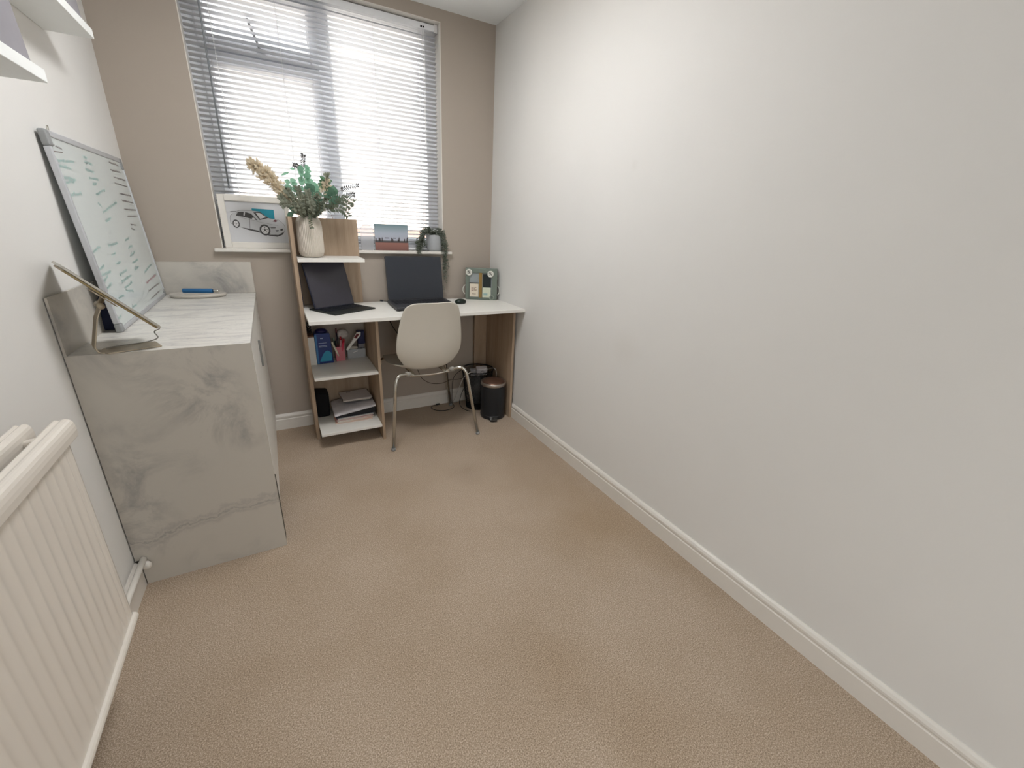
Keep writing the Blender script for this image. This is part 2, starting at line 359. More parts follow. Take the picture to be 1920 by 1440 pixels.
for x in (-.098, .178, .635, .882):
    b = MB()
    for yy in (BY-.0135, BY+.0135): b.tube([(x, yy, 2.258), (x+.002, yy, 1.7), (x, yy, 1.092)], .0008, seg=5)
    if x in (-.098, .882):
        for i in range(nsl): b.ell((x+.001, BY-.0145, 2.238-i*pitch), (.0028, .0015, .0024), 8, 5)
    b.build('ladder_cord', mat('white_cord', (240,240,240), .7), bl)
b = MB(); b.tube([(-.128, BY-.02, 2.25), (-.129, BY-.03, 2.2), (-.137, BY-.03, 1.38)], .004, seg=6); b.ell((-.137, BY-.03, 1.378), (.0055, .0055, .009), 8, 6)
b.build('tilt_wand', mat('clear_grey_rod', (128,132,136), .3), bl, smooth=True)
b = MB(); b.tube([(.899, BY-.019, 2.262), (.905, BY-.022, 2.1), (.909, BY-.021, 1.72)], .0011, seg=5); b.tube([(.913, BY-.019, 2.262), (.914, BY-.022, 2.05), (.909, BY-.021, 1.72)], .0011, seg=5)
b.ell((.909, BY-.021, 1.705), (.005, .005, .016), 8, 6); b.build('pull_cord', MATS['white_cord'], bl)

# ------------------------------------------------------------------ cabinet with marble worktop
mf, mt, mu = marble('marble_front', 'front'), marble('marble_top', 'top'), marble('marble_upstand', 'up')
CX = -.098; CY = 1.606
k = empty('marble_worktop', (-.32, 1.6, 0), 'white marble-effect worktop with waterfall end panel beside the radiator', 'worktop')
g_ = .003
top = MB().prism([(xl(CY)+g_, CY, .828), (CX, CY, .828), (CX, YB-.001, .828), (xl(YB)+g_, YB-.001, .828)], (0,0,.0195)); top.build('worktop', mt, k)
MB().prism([(xl(CY)+.017, CY+.0005, .0), (CX, CY+.0005, 0), (CX, CY+.022, 0), (xl(CY)+.017, CY+.022, 0)], (0,0,.8278)).prism([(xl(CY)+.0035, CY-.0008, .106), (CX, CY-.0008, .106), (CX, CY-.0001, .106), (xl(CY)+.0035, CY-.0001, .106)], (0,0,.7412)).prism([(xl(CY)+.017, CY-.0008, 0), (CX, CY-.0008, 0), (CX, CY-.0001, 0), (xl(CY)+.017, CY-.0001, 0)], (0,0,.106)).build('end_panel', mf, k)
MB().prism([(xl(CY)+.0035, CY+.0006, .105), (xl(CY)+.0169, CY+.0006, .105), (xl(CY)+.0169, CY+.022, .105), (xl(CY)+.0035, CY+.022, .105)], (0,0,.7228)).build('end_panel_scribe', mf, k)
MB().prism([(xl(CY)+g_, CY, .848), (xl(CY)+.009, CY, .848), (xl(YB-.014)+.009, YB-.014, .848), (xl(YB-.014)+g_, YB-.014, .848)], (0,0,.165)).build('side_upstand', mu, k)
MB().box((xl(YB)+g_, YB-.013, .848), (CX, YB-.0005, 1.011)).build('back_upstand', mu, k, bevel=.001)
k = empty('base_cabinet', (-.32, 2.1, 0), 'white base cabinet under the marble-effect worktop', 'cabinet')
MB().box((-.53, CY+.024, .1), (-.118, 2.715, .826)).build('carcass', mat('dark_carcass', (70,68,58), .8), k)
MB().box((-.117, 1.6285, .0), (-.0985, 1.692, .285)).build('dark_gap_strip', MATS['dark_carcass'], k)  # dark strip put in for the dark gap beside the end panel
for ya, yb in ((1.695, 2.17), (2.175, 2.712)):
    d = MB().box((-.117, ya, .135), (-.1005, yb, .822)); d.build('door', whiteb, k, bevel=.002)
d = MB(); d.box((-.155, 1.63, 0), (-.14, 2.12, .1)); d.build('plinth', MATS['dark_carcass'], k)
MB().box((-.14, 2.12, 0), (-.117, 2.712, .134)).build('plinth', whiteb, k)
MB().box((-.1003, 2.14, .60), (-.092, 2.15, .72)).build('handle', mat('handle_grey', (120,120,116), .4), k)

# ------------------------------------------------------------------ radiator
Rr = empty('radiator', (-.48, .45, .2), 'white double panel radiator with ribbed front on the white wall', 'radiator')
RY0, RY1, RZ0, RZ1 = -.36, 1.195, .225, .775
def flute(x, ya, yb, za, zb, amp=.0028, pit=.0355):
    mb = MB(); n = int((yb-ya)/pit)*8; vs = []
    for i in range(n+1):
        y = ya+(yb-ya)*i/n; ph = (yb-y)/pit
        s_ = .5-.5*cos(2*pi*ph); s_ = s_**.6
        e_ = 1 if .6 < ph < (yb-ya)/pit-.6 else 0
        for z, kz in ((za, 0), (za+.012, .0), (za+.05, 1), (zb-.03, 1), (zb-.008, 0), (zb, 0)): vs.append((x-amp*s_*kz*e_, y, z))
    m_ = 6; fs = [(i*m_+j, (i+1)*m_+j, (i+1)*m_+j+1, i*m_+j+1) for i in range(n) for j in range(m_-1)]
    return mb.add(vs, fs)
flute(-.452, RY0, RY1, RZ0, RZ1).build('front_panel', radm, Rr, smooth=True, solid=.003)
flute(-.530, RY0, RY1, RZ0, RZ1).build('back_panel', radm, Rr, smooth=True, solid=.003)
def rail(xc, ya, yb, z, w=.019):
    pr = [(-.9,-.022),(-1,-.010),(-1,.002),(-.93,.009),(-.80,.0135),(-.6,.0150),(-.42,.0140),(-.28,.0118),(-.12,.0135),(.08,.0150),(.30,.0150),(.55,.0135),(.75,.0105),(.9,.005),(.98,-.003),(1,-.012),(.9,-.03),(.55,-.032),(.5,-.02),(-.5,-.018)]
    return MB().prism([(xc+a*w, ya, z+h) for a, h in pr], (0, yb-ya, 0))
rail(-.458, RY0-.01, 1.222, .787).build('front_top_rail', radm, Rr, smooth=False, bevel=.003, seg=3)
rail(-.527, RY0-.01, 1.232, .783, .016).build('back_top_rail', radm, Rr, smooth=False, bevel=.003, seg=3)
b = MB(); b.prism([(-.452+.011*cos(a), RY0, .226+.012*sin(a)) for a in (2*pi*i/14 for i in range(14))], (0, RY1+.008-RY0, 0)); b.build('bottom_rail', radm, Rr, bevel=.003)
b = MB(); b.tube([(-.52, RY1-.01, .765), (-.49, RY1-.018, .772), (-.462, RY1-.02, .766)], .011, seg=10, smooth=5); b.build('connecting_pipe', radm, Rr, smooth=True)
b = MB(); b.prism([(-.515, 0, .74), (-.465, 0, .74), (-.465, 0, .28), (-.515, 0, .28)], (0, 1.15, 0)); b.build('convector_core', mat('core_enamel', (190,186,178), .5), Rr)
b = MB(); b.lathe([(0,0),(.014,0),(.016,.01),(.013,.035),(.006,.04)], (-.505, RY1+.075, .235), seg=20); b.tube([(-.505, RY1-.01, .25), (-.505, RY1+.075, .25)], .008)
b.build('valve', radm, Rr, smooth=True)
MB().tube([(-.492, RY1+.075, .256), (-.484, RY1+.075, .256)], .006).build('valve_spindle', mat('brass', (180,150,90), .35, metal=1), Rr)
p = MB().tube([(xl(1.26)+.03, 1.26, .112), (xl(1.6)+.028, 1.6, .112)], .0095, seg=10)
p.ell((xl(1.59)+.035, 1.590, .09), (.014, .012, .016), 12, 8)
tag(p.build('heating_pipe', gloss, smooth=True), 'white painted heating pipe along the skirting between radiator and marble end panel', 'pipe')

# ------------------------------------------------------------------ floating shelves
fs_m = mat('shelf_white', (236,238,236), .45, var=.02)
for (ya, yb, zb, lab) in ((-.2, 1.624, 1.529, 'lower white floating shelf on the left wall holding a grey box, nearer the camera'),
                      (.3, 2.20, 1.778, 'upper white floating shelf on the left wall, ending nearer the window')):
    b = MB().prism([(xl(ya)+.001, ya, zb), (-.42, ya, zb), (-.42, yb, zb), (xl(yb)+.001, yb, zb)], (0, 0, .028))
    tag(b.build('floating_shelf', fs_m, bevel=.0015), lab, 'shelf', 'white floating shelves')
gm = mat('grey_marbled_card', (146,143,148), .6, var=.16, vscale=7)
b = MB().prism([(-.528, .75, 1.5575), (-.429, .75, 1.5575), (-.429, 1.585, 1.5575), (-.528, 1.585, 1.5575)], (-.012, 0, .24))
tag(b.build('storage_box', gm, bevel=.002), 'grey marbled box standing on the lower floating shelf', 'box', 'grey boxes on the floating shelves')
b = MB().prism([(-.528, 1.7, 1.8065), (-.432, 1.7, 1.8065), (-.432, 2.165, 1.8065), (-.528, 2.165, 1.8065)], (-.01, 0, .24))
tag(b.build('storage_box', gm, bevel=.002), 'grey marbled box standing on the upper floating shelf by the window wall', 'box', 'grey boxes on the floating shelves')

# ------------------------------------------------------------------ desk
D = empty('desk', (.72, 2.45, 0), 'oak and white desk with open shelf tower under the window', 'desk')
DX0, DX1, DT = .1195, 1.3425, .775
MB().box((DX0, 2.22, DT-.019), (DX1, 2.70, DT)).build('desktop', whiteb, D, bevel=.0015)
MB().box((.1005, 2.50, 0), (.119, 2.7015, 1.249)).build('side_panel', oakz, D, bevel=.001)
MB().box((1.311, 2.31, 0), (1.328, 2.70, DT-.0195)).build('side_panel', oakz, D, bevel=.001)
MB().box((.456, 2.342, 0), (.472, 2.70, DT-.0195)).build('divider', oakz, D, bevel=.001)
MB().box((.1195, 2.6895, DT+.0005), (.4615, 2.7015, 1.249)).build('back_panel', oakz, D, bevel=.001)
MB().box((.1195, 2.483, 1.031), (.452, 2.689, 1.049)).build('hutch_shelf', whiteb, D, bevel=.0015)
MB().box((.1195, 2.346, .421), (.4555, 2.70, .437)).build('shelf', whiteb, D, bevel=.0015)
MB().box((.1195, 2.346, .084), (.4555, 2.70, .100)).build('shelf', whiteb, D, bevel=.0015)
MB().box((.4725, 2.684, DT-.10), (1.3105, 2.70, DT-.02)).build('back_rail', oakx, D, bevel=.001)
MB().box((1.216, 2.7005, 0.102), (1.3105, 2.716, DT-.02)).build('corner_brace', oakz, D, bevel=.001)
MB().box((.1195, 2.7005, .102), (.4555, 2.712, .41)).build('back_brace', oakz, D)

# ------------------------------------------------------------------ chair
ch = empty('desk_chair', (.745, 2.42, 0), 'off-white moulded shell chair with chrome legs tucked under the desk', 'chair')
shell_m = mat('shell_plastic', (208,202,190), .5, var=.01)
prof = [ # y, z, half width, forward curl of the edges
 (2.640,.430,.150,.00),(2.628,.447,.185,.00),(2.58,.450,.203,.008),(2.50,.440,.210,.018),(2.42,.434,.206,.026),(2.35,.433,.186,.032),
 (2.300,.438,.158,.034),(2.262,.452,.146,.034),(2.240,.478,.158,.038),(2.226,.515,.180,.042),(2.216,.56,.194,.042),(2.208,.615,.194,.038),(2.198,.69,.184,.030),
 (2.188,.75,.173,.024),(2.178,.80,.161,.018),(2.172,.828,.147,.013),(2.168,.843,.120,.008),(2.166,.849,.085,.004)]
nu = 16; vs = []
for j, (y, z, hw, curl) in enumerate(prof):
    y_a, z_a = prof[max(j-1, 0)][:2]; y_b, z_b = prof[min(j+1, len(prof)-1)][:2]
    t = Vector((0, y_b-y_a, z_b-z_a)).normalized(); nrm = Vector((0, -t.z, t.y))*-1     # towards the sitter
    for i in range(nu+1):
        u = 2*i/nu-1
        off = curl*abs(u)**2.6
        vs.append(Vector((.733+hw*u, y, z))+nrm*(-off if nrm.y < 0 and False else off))
fs = [(j*(nu+1)+i, j*(nu+1)+i+1, (j+1)*(nu+1)+i+1, (j+1)*(nu+1)+i) for j in range(len(prof)-1) for i in range(nu)]
MB().add(vs, fs).build('seat_shell', shell_m, ch, smooth=True, solid=.0075, sub=2)
LR = .0098
legs = [[(.64, 2.27, .418), (.585, 2.245, .435), (.545, 2.225, .44), (.523, 2.212, .415), (.512, 2.206, .36), (.477, 2.182, .004)],
        [(.835, 2.27, .418), (.885, 2.245, .438), (.925, 2.225, .44), (.945, 2.213, .41), (.955, 2.207, .36), (1.009, 2.172, .004)],
        [(.64, 2.54, .413), (.585, 2.575, .43), (.545, 2.595, .435), (.523, 2.605, .41), (.512, 2.612, .36), (.477, 2.668, .004)],
        [(.835, 2.54, .413), (.885, 2.575, .43), (.925, 2.595, .435), (.945, 2.605, .41), (.957, 2.612, .36), (1.016, 2.668, .004)]]
for L_ in legs:
    pts = spline([Vector(q) for q in L_[:5]], 6)+[Vector(L_[5])]
    lo = MB().tube(pts, LR, seg=14).build('leg', chrome, ch, smooth=True)
    fx, fy, _ = L_[5]; ft = MB().lathe([(0,0),(.0115,0),(.0125,.008),(.0115,.018),(0,.019)], (fx, fy, .0005), seg=16).build('foot_cap', plastic_grey, lo, smooth=True)
b = MB(); b.tube([(.64, 2.27, .418), (.64, 2.4, .412), (.64, 2.54, .413)], LR, seg=12); b.tube([(.835, 2.27, .418), (.835, 2.4, .412), (.835, 2.54, .413)], LR, seg=12)
b.tube([(.60, 2.262, .418), (.74, 2.255, .413), (.87, 2.262, .418)], .006, seg=10, smooth=4); b.tube([(.64, 2.5, .412), (.835, 2.5, .412)], .006, seg=10)
b.build('seat_frame', chrome, ch, smooth=True)
for x in (.60, .87): MB().ell((x, 2.252, .432), (.022, .014, .016), 14, 8).build('mount_pad', mat('pad_grey', (150,146,138), .45), ch, smooth=True)

# ------------------------------------------------------------------ laptops
dark_s = mat('screen_glass', (44,48,56), .3, spec=.5, var=.02)
lap = empty('laptop', (.767, 2.5, DT), 'black laptop with dark blank screen in the middle of the desk behind the chair', 'laptop')
base_m = mat('laptop_black', (58,58,62), .45, var=.04)
b = MB(); b.prism([(.582, 2.355, DT+.003), (.952, 2.385, DT+.003), (.965, 2.625, DT+.003), (.592, 2.622, DT+.003)], (0, 0, .018)); b.build('base', base_m, lap, bevel=.006, seg=3)
b = MB(); 
for r_ in range(5):
    for c_ in range(15):
        fx = .06+.88*c_/14.5; fy = .42+.5*r_/5
        x = .585+.37*fx; y = 2.36+.255*fy+.02*fx*(1-fy); b.box((x, y, DT+.0212), (x+.0175, y+.019, DT+.0228))
b.build('keyboard', mat('key_black', (40,40,44), .5), lap)
MB().box((.70, 2.375, DT+.0212), (.80, 2.445, DT+.0217)).build('touchpad', mat('pad_black', (66,66,70), .35), lap)
lean = rad(10)
def lid(mb, c, ux, back, w_, h_, th, z0, tl, inset=0):
    up = Vector((0,0,1))*cos(tl)+back*sin(tl); n_ = ux.cross(up)
    q = c-ux*w_/2; pts = []
    rr = round_rect(w_-2*inset, h_-2*inset, .008)
    mid = c+up*(h_/2)
    pts = [mid+ux*a+up*b_ for a, b_ in rr]
    return pts, up, n_
ux = Vector((1, -.004, 0)).normalized(); back = Vector((.004, 1, 0)).normalized()
pts, up, n_ = lid(None, Vector((.779, 2.625, DT+.018)), ux, back, .355, .262, .008, 0, lean)
MB().prism(pts, back*.007).build('lid', mat('lid_black', (50,52,56), .4), lap, bevel=.001)
pts, up, n_ = lid(None, Vector((.779, 2.6243, DT+.018)), ux, back, .355, .262, .008, 0, lean, .006)
MB().prism(pts, back*.0006).build('screen', dark_s, lap)
b = MB().tube([(.560, 2.655, DT+.012), (.585, 2.645, DT+.01), (.60, 2.63, DT+.01)], .0022, seg=6); b.tube([(.556, 2.657, DT+.014), (.572, 2.651, DT+.012)], .0055, seg=8); b.build('power_plug', black, lap)
# left tablet laptop, turned to the right
lp = empty('laptop', (.30, 2.5, DT), 'thin black laptop turned sideways on the desk, under the small upper shelf', 'laptop')
A_, B_ = Vector((.146, 2.520, 0)), Vector((.380, 2.655, 0)); ux = (B_-A_).normalized(); fr_ = Vector((ux.y, -ux.x, 0))
w_ = (B_-A_).length; cA = (A_+B_)/2
b = MB(); q = [A_, B_, B_+fr_*.218, A_+fr_*.218]; b.prism([Vector((p.x, p.y, DT+.001)) for p in q], (0,0,.007)); b.build('keyboard_base', mat('keyboard_black', (36,38,36), .55), lp, bevel=.003)
b = MB(); b.M = Matrix(((ux.x, fr_.x, 0, A_.x), (ux.y, fr_.y, 0, A_.y), (0, 0, 1, DT), (0,0,0,1)))
for r_ in range(5):
    for c_ in range(12): b.box((.014+.021*c_, .035+.021*r_, .0081), (.031+.021*c_, .052+.021*r_, .0092))
b.build('keyboard', mat('key_grey', (24,27,34), .5), lp)
hinge = cA+fr_*.046; hinge.z = DT+.009
pts, up, n_ = lid(None, hinge, ux, -fr_, w_-.012, .246, .007, 0, rad(16))
MB().prism(pts, -fr_*.007).build('lid', mat('lid_navy', (22,26,44), .45), lp, bevel=.001)
pts, up, n_ = lid(None, hinge+fr_*.0008, ux, -fr_, w_-.012, .246, .007, 0, rad(16), .005)
scr = mat('screen_dark', (48,46,56), .22, spec=.6, var=.02)
MB().prism(pts, -fr_*.0006).build('screen', scr, lp)
b = MB().prism([(.1205, 2.60, DT+.001), (.1205, 2.675, DT+.001), (.1205, 2.675, DT+.245), (.1205, 2.60, DT+.245)], (.006, 0, 0))  # thin upright navy sheet against the side panel
tag(b.build('folder', mat('navy_card', (20,24,66), .6), bevel=.001), 'thin dark navy sheet standing between the desk side panel and the thin laptop', 'folder')
b = MB().ell((1.027, 2.505, DT+.012), (.038, .025, .0195), 20, 10)
for i, v_ in enumerate(b.v): v_.z = max(v_.z, DT+.0005)
ms = b.build('computer_mouse', mat('mouse_green_black', (16,30,22), .3), smooth=True); tag(ms, 'dark green-black computer mouse on the white desk right of the laptop', 'mouse')
ms.rotation_euler = (0,0,0)

# ------------------------------------------------------------------ gift set box
G = empty('gift_box', (1.215, 2.61, DT), 'grey-green gift box with window of toiletries at the desk corner', 'gift box')
gx = Vector((.893, -.45, 0)); gn = Vector((-.45, -.893, 0)); O_ = Vector((1.124, 2.657, DT+.001))
def GM(): m = MB(); m.M = Matrix(((gx.x, gn.x, 0, O_.x), (gx.y, gn.y, 0, O_.y), (0, 0, 1, O_.z), (0,0,0,1))); return m
gg = mat('sage_tin', (112,122,112), .5, var=.03)
b = GM(); Wg, Hg = .214, .205
b.box((0, -.05, 0), (Wg, -.006, Hg)); bars(b, 0, Wg, 0, Hg, (.026, .034, .016, .03), -.008, .002); b.build('tin_body', gg, G, bevel=.004, seg=3)
GM().box((.026, -.0058, .016), (Wg-.034, -.005, Hg-.03)).build('backing_card', mat('pale_grey_card', (150,156,156), .6), G)
GM().box((.092, -.005, .014), (.112, .0026, Hg-.028)).build('tan_strap', mat('tan_card', (146,116,60), .6, var=.1), G)
bt = GM(); bt.box((.030, -.0045, .018), (.088, .001, .105)); bt = bt.build('white_label', mat('cream_label', (226,215,196), .6), G)
b = GM(); b.box((.028, -.0045, .107), (.088, .0005, .112)); b.build('label_top_line', mat('brown_line', (70,60,50), .6), bt)  # thin brown line just above the label
b = GM(); b.box((.118, -.0045, .07), (.172, .001, .17)); b = b.build('black_bottle', mat('bottle_dark', (18,30,32), .3), G, bevel=.006)
GM().box((.116, -.003, .016), (.172, .0022, .082)).build('bottle_label', mat('pale_green_label', (206,212,190), .6), b)
b = GM(); b.box((.122, .0022, .03), (.150, .0027, .044)); b.build('label_print', mat('teal_print', (150,178,176), .6), G)
for cx in (.024, .168):
    b = GM(); c0 = (cx, .0055, .178 if cx < .1 else .172)
    b.lathe([(0,-.002),(.0205,-.002),(.0215,.001),(.019,.004),(.015,.0035),(.0135,.001),(0,.001)], c0, seg=28, ax='y')
    o = b.build('rosette', mat('silver_white', (225,224,214), .3), G, smooth=True)
    b = GM(); b.tube([(c0[0]-.008, c0[1]+.0035, c0[2]+.006), (c0[0]-.002, c0[1]+.0035, c0[2]+.008), (c0[0]+.002, c0[1]+.0035, c0[2]), (c0[0]+.008, c0[1]+.0035, c0[2]-.007)], .0025, smooth=4)
    b.tube([(c0[0]-.007, c0[1]+.0035, c0[2]-.005), (c0[0]-.002, c0[1]+.0035, c0[2]-.009)], .002); b.build('rosette_twist', mat('grey_twist', (96,96,88), .5), o)
for x, s_ in ((-.001, -1), (Wg+.001, 1)):
    GM().tube([(x, -.02, .03), (x+s_*.013, -.02, .045), (x+s_*.016, -.02, .062), (x+s_*.012, -.02, .08), (x, -.02, .093)], .0028, seg=8, smooth=4).build('handle', MATS['silver_white'], G, smooth=True)
b = GM(); b.tube([(.178+.014*cos(a), .004, .016+.014*sin(a)) for a in (2*pi*i/20 for i in range(21))], .002, seg=6, cap=False); b.build('corner_seal', mat('seal_grey', (150,158,146), .5), G)
def text(name, body, size, loc, mtx, m, parent, ext=.0004):
    cu = bpy.data.curves.new(name, 'FONT'); cu.body = body; cu.size = size; cu.extrude = ext; cu.align_x = 'CENTER'; cu.align_y = 'CENTER'
    tmp = bpy.data.objects.new(name+'_tmp', cu); C.objects.link(tmp)
    bpy.context.view_layer.update()
    me = bpy.data.meshes.new_from_object(tmp.evaluated_get(bpy.context.evaluated_depsgraph_get()))
    bpy.data.objects.remove(tmp)
    me.transform(mtx); me.materials.clear(); me.materials.append(m)
    o = bpy.data.objects.new(name, me); C.objects.link(o)
    o.parent = parent; o.matrix_parent_inverse = Matrix.Translation(parent.location).inverted(); return o
tl_ = O_+gx*.058+gn*.0016+Vector((0,0,.068))
mtx = Matrix(((gx.x*.62, 0, gn.x, tl_.x), (gx.y*.62, 0, gn.y, tl_.y), (0, 1, 0, tl_.z), (0,0,0,1)))
text('label_lettering', 'BIG', .038, None, mtx, mat('brown_ink', (120,84,66), .6), G)
b = GM(); b.box((.044, .001, .036), (.072, .0016, .0385)); b.box((.048, .001, .030), (.068, .0016, .032)); b.build('label_small_print', MATS['brown_ink'], G)

# ------------------------------------------------------------------ sill: framed car print, photo print, plant, reeds
FR = empty('framed_print', (-.04, 2.757, 1.08), 'white framed drawing of a white car with a teal block, on the sill', 'picture')
outer = [(-.2000,1.3405),(.1215,1.3405),(.1215,1.0805),(-.2000,1.0805)]
inner = [(-.169,1.311),(.1005,1.311),(.1005,1.111),(-.169,1.111)]
b = MB(); bars(b, -.2000, .1215, 1.0805, 1.3405, (.031, .021, .030, .029), 2.7505, 2.769); b.build('frame', gloss, FR, bevel=.003, seg=2)
MB().box((-.172, 2.7585, 1.108), (.103, 2.7645, 1.314)).build('paper', mat('print_paper', (206,206,208), .6, var=.01), FR)
car = {'teal': [(-0.0538, 1.2807), (0.0485, 1.2794), (0.0476, 1.2309), (0.0196, 1.2345), (-0.0185, 1.2661), (-0.0533, 1.269)], 'shadow': [(-0.1223, 1.1876), (-0.0883, 1.1829), (-0.0329, 1.1679), (-0.0251, 1.1596), (0.017, 1.1511), (0.0541, 1.151), (0.0901, 1.1747), (0.0755, 1.1529), (0.0482, 1.142), (0.0073, 1.1471), (-0.0296, 1.1595), (-0.0896, 1.1744)], 'body': [(-0.1573, 1.2285), (-0.1544, 1.2403), (-0.1422, 1.2502), (-0.1273, 1.251), (-0.1186, 1.2654), (-0.1051, 1.2696), (-0.0576, 1.2699), (-0.0185, 1.2661), (0.0197, 1.2357), (0.0647, 1.2293), (0.0854, 1.2105), (0.0929, 1.196), (0.0884, 1.1708), (0.0541, 1.151), (0.0174, 1.1536), (0.012, 1.1806), (-0.0058, 1.1994), (-0.0257, 1.1865), (-0.0325, 1.1704), (-0.1184, 1.1854), (-0.1233, 1.2089), (-0.1415, 1.2152), (-0.1485, 1.1984), (-0.1584, 1.2027)], 'win': [(-0.1298, 1.2415), (-0.1172, 1.2608), (-0.0891, 1.2623), (-0.0599, 1.2545), (-0.0338, 1.2224), (-0.0594, 1.2284), (-0.0931, 1.2363)], 'screen': [(-0.048, 1.261), (-0.0187, 1.2649), (0.0199, 1.2369), (-0.0246, 1.2247)], 'pillar': [(-0.0914, 1.261), (-0.0849, 1.2614), (-0.0898, 1.2435), (-0.0951, 1.2444)], 'screenin': [(-0.0372, 1.2592), (-0.0194, 1.2601), (0.009, 1.24), (-0.0215, 1.2302)], 'spoiler': [(-0.151, 1.2609), (-0.1233, 1.2624), (-0.1239, 1.2586), (-0.1516, 1.2571)], 'vent': [(0.0336, 1.2206), (0.0485, 1.229), (0.0617, 1.2247), (0.0515, 1.2177)], 'lamp': [(0.0203, 1.1907), (0.0482, 1.193), (0.0448, 1.1855), (0.024, 1.1847)], 'grille': [(0.0435, 1.1755), (0.06, 1.1773), (0.0566, 1.1698), (0.045, 1.1694)], 'grille2': [(0.0677, 1.1826), (0.0821, 1.1856), (0.0785, 1.1755), (0.0677, 1.1739)], 'mirror': [(-0.0587, 1.2332), (-0.0475, 1.2349), (-0.0443, 1.2267), (-0.0557, 1.2238)]}
ink = mat('ink_dark', (72,70,70), .6); cb = mat('ink_body', (198,198,200), .6); tealm = mat('ink_teal', (38,140,160), .6)
inkl = mat('ink_line', (120,118,118), .6)
lay = 2.7584
b = MB()
order = [('teal', 0), ('shadow', 1), ('body', 2), ('win', 1), ('pillar', 2), ('screen', 1), ('screenin', 3), ('spoiler', 1), ('vent', 4), ('lamp', 5), ('grille', 1), ('grille2', 1), ('mirror', 3)]
for i, (kk, mi) in enumerate(order):
    yv = lay-.00007*(i+1)
    n = len(car[kk]); b.add([(x, yv, z) for x, z in car[kk]], [tuple(range(n))], mi)
def outline(poly, wd, yv, mi):
    n = len(poly)
    for i in range(n):
        a, c_ = Vector((poly[i][0], 0, poly[i][1])), Vector((poly[(i+1) % n][0], 0, poly[(i+1) % n][1])); d_ = (c_-a)
        if d_.length < 1e-5: continue
        nn = Vector((-d_.z, 0, d_.x)).normalized()*wd
        b.add([(q.x, yv, q.z) for q in (a-nn, c_-nn, c_+nn, a+nn)], [(0,1,2,3)], mi)
outline(car['body'], .0007, lay-.0011, 5)
b.add([(-.118, lay-.0011, 1.236), (-.012, lay-.0011, 1.212), (.06, lay-.0011, 1.2), (.06, lay-.0011, 1.199), (-.012, lay-.0011, 1.211), (-.118, lay-.0011, 1.235)], [(0,1,4,5),(1,2,3,4)], 5)
b.add([(-.07, lay-.0011, 1.232), (-.068, lay-.0011, 1.232), (-.074, lay-.0011, 1.178), (-.076, lay-.0011, 1.178)], [(0,1,2,3)], 5)
for (cx, cz), rx, rz in (((-.0059, 1.175), .0255, .0285), ((-.1341, 1.2014), .0155, .0205)):
    for sc_, mi, dy in ((1, 1, .0013), (.70, 3, .0014), (.16, 1, .0016)):
        n = 24; b.add([(cx+rx*sc_*cos(2*pi*i/n), lay-dy, cz+rz*sc_*sin(2*pi*i/n)) for i in range(n)], [tuple(range(n))], mi)
    for kq in range(5):
        a = 2*pi*kq/5+.3; n = 8
        b.add([(cx+rx*.42*cos(a)+rx*.11*cos(2*pi*i/n), lay-.0017, cz+rz*.42*sin(a)+rz*.11*sin(2*pi*i/n)) for i in range(n)], [tuple(range(n))], 5)
b.build('car_drawing', [tealm, ink, cb, mat('ink_light', (216,214,214), .6), mat('ink_maroon', (110,50,60), .6), inkl], FR)
P_ = empty('photo_print', (.67, 2.745, 1.08), 'small colour photo of people on a beach under blue sky, on the sill', 'photo')
b = MB(); px0, px1 = .568, .771; zz = lambda t: 1.0805+.151*t
b.box((px0, 2.742, 1.0805), (px1, 2.750, zz(1)), 0)
pb = b.build('print_board', mat('board_edge', (215,213,208), .6), P_)
sky = bpy.data.materials.new('print_picture'); sky.use_nodes = True; nt = sky.node_tree; bb = nt.nodes['Principled BSDF']; bb.inputs['Roughness'].default_value = .45
tc = N(nt, 'ShaderNodeTexCoord'); sx = N(nt, 'ShaderNodeSeparateXYZ'); nt.links.new(tc.outputs['Object'], sx.inputs[0])
mr = N(nt, 'ShaderNodeMapRange'); mr.inputs['From Min'].default_value = 1.0805; mr.inputs['From Max'].default_value = 1.2315; nt.links.new(sx.outputs['Z'], mr.inputs['Value'])
nt.links.new(ramp(nt, [(0, lin((120,82,74))), (.29, lin((150,104,94))), (.31, lin((70,66,66))), (.37, lin((86,84,86))), (.39, lin((176,178,190))), (.65, lin((172,180,192))), (1, lin((112,138,142)))], mr.outputs[0]), bb.inputs['Base Color'])
MB().box((px0, 2.7412, 1.0805), (px1, 2.7419, zz(1))).build('beach_picture', sky, P_)
rs = random.Random(3); sil = mat('ink_brown_black', (62,54,54), .6)
for u in (.03, .12, .15, .21, .49, .53, .69, .72, .88, .93, .97):
    h = rs.uniform(.12, .2); x = px0+u*(px1-px0); w3 = .0034; b = MB()
    b.add([(x-w3, 2.7410, zz(.34)), (x+w3, 2.7410, zz(.34)), (x+w3*.8, 2.7410, zz(.34+h*.75)), (x, 2.7410, zz(.34+h)), (x-w3*.8, 2.7410, zz(.34+h*.75))], [(0,1,2,3,4)]); b.build('person_silhouette', sil, P_)
for u in (.33, .38, .58): x = px0+u*(px1-px0); b = MB().add([(x-.008, 2.7410, zz(.46)), (x+.008, 2.7410, zz(.46)), (x+.008, 2.7410, zz(.49)), (x-.008, 2.7410, zz(.49))], [(0,1,2,3)]); b.build('person_silhouette', sil, P_)
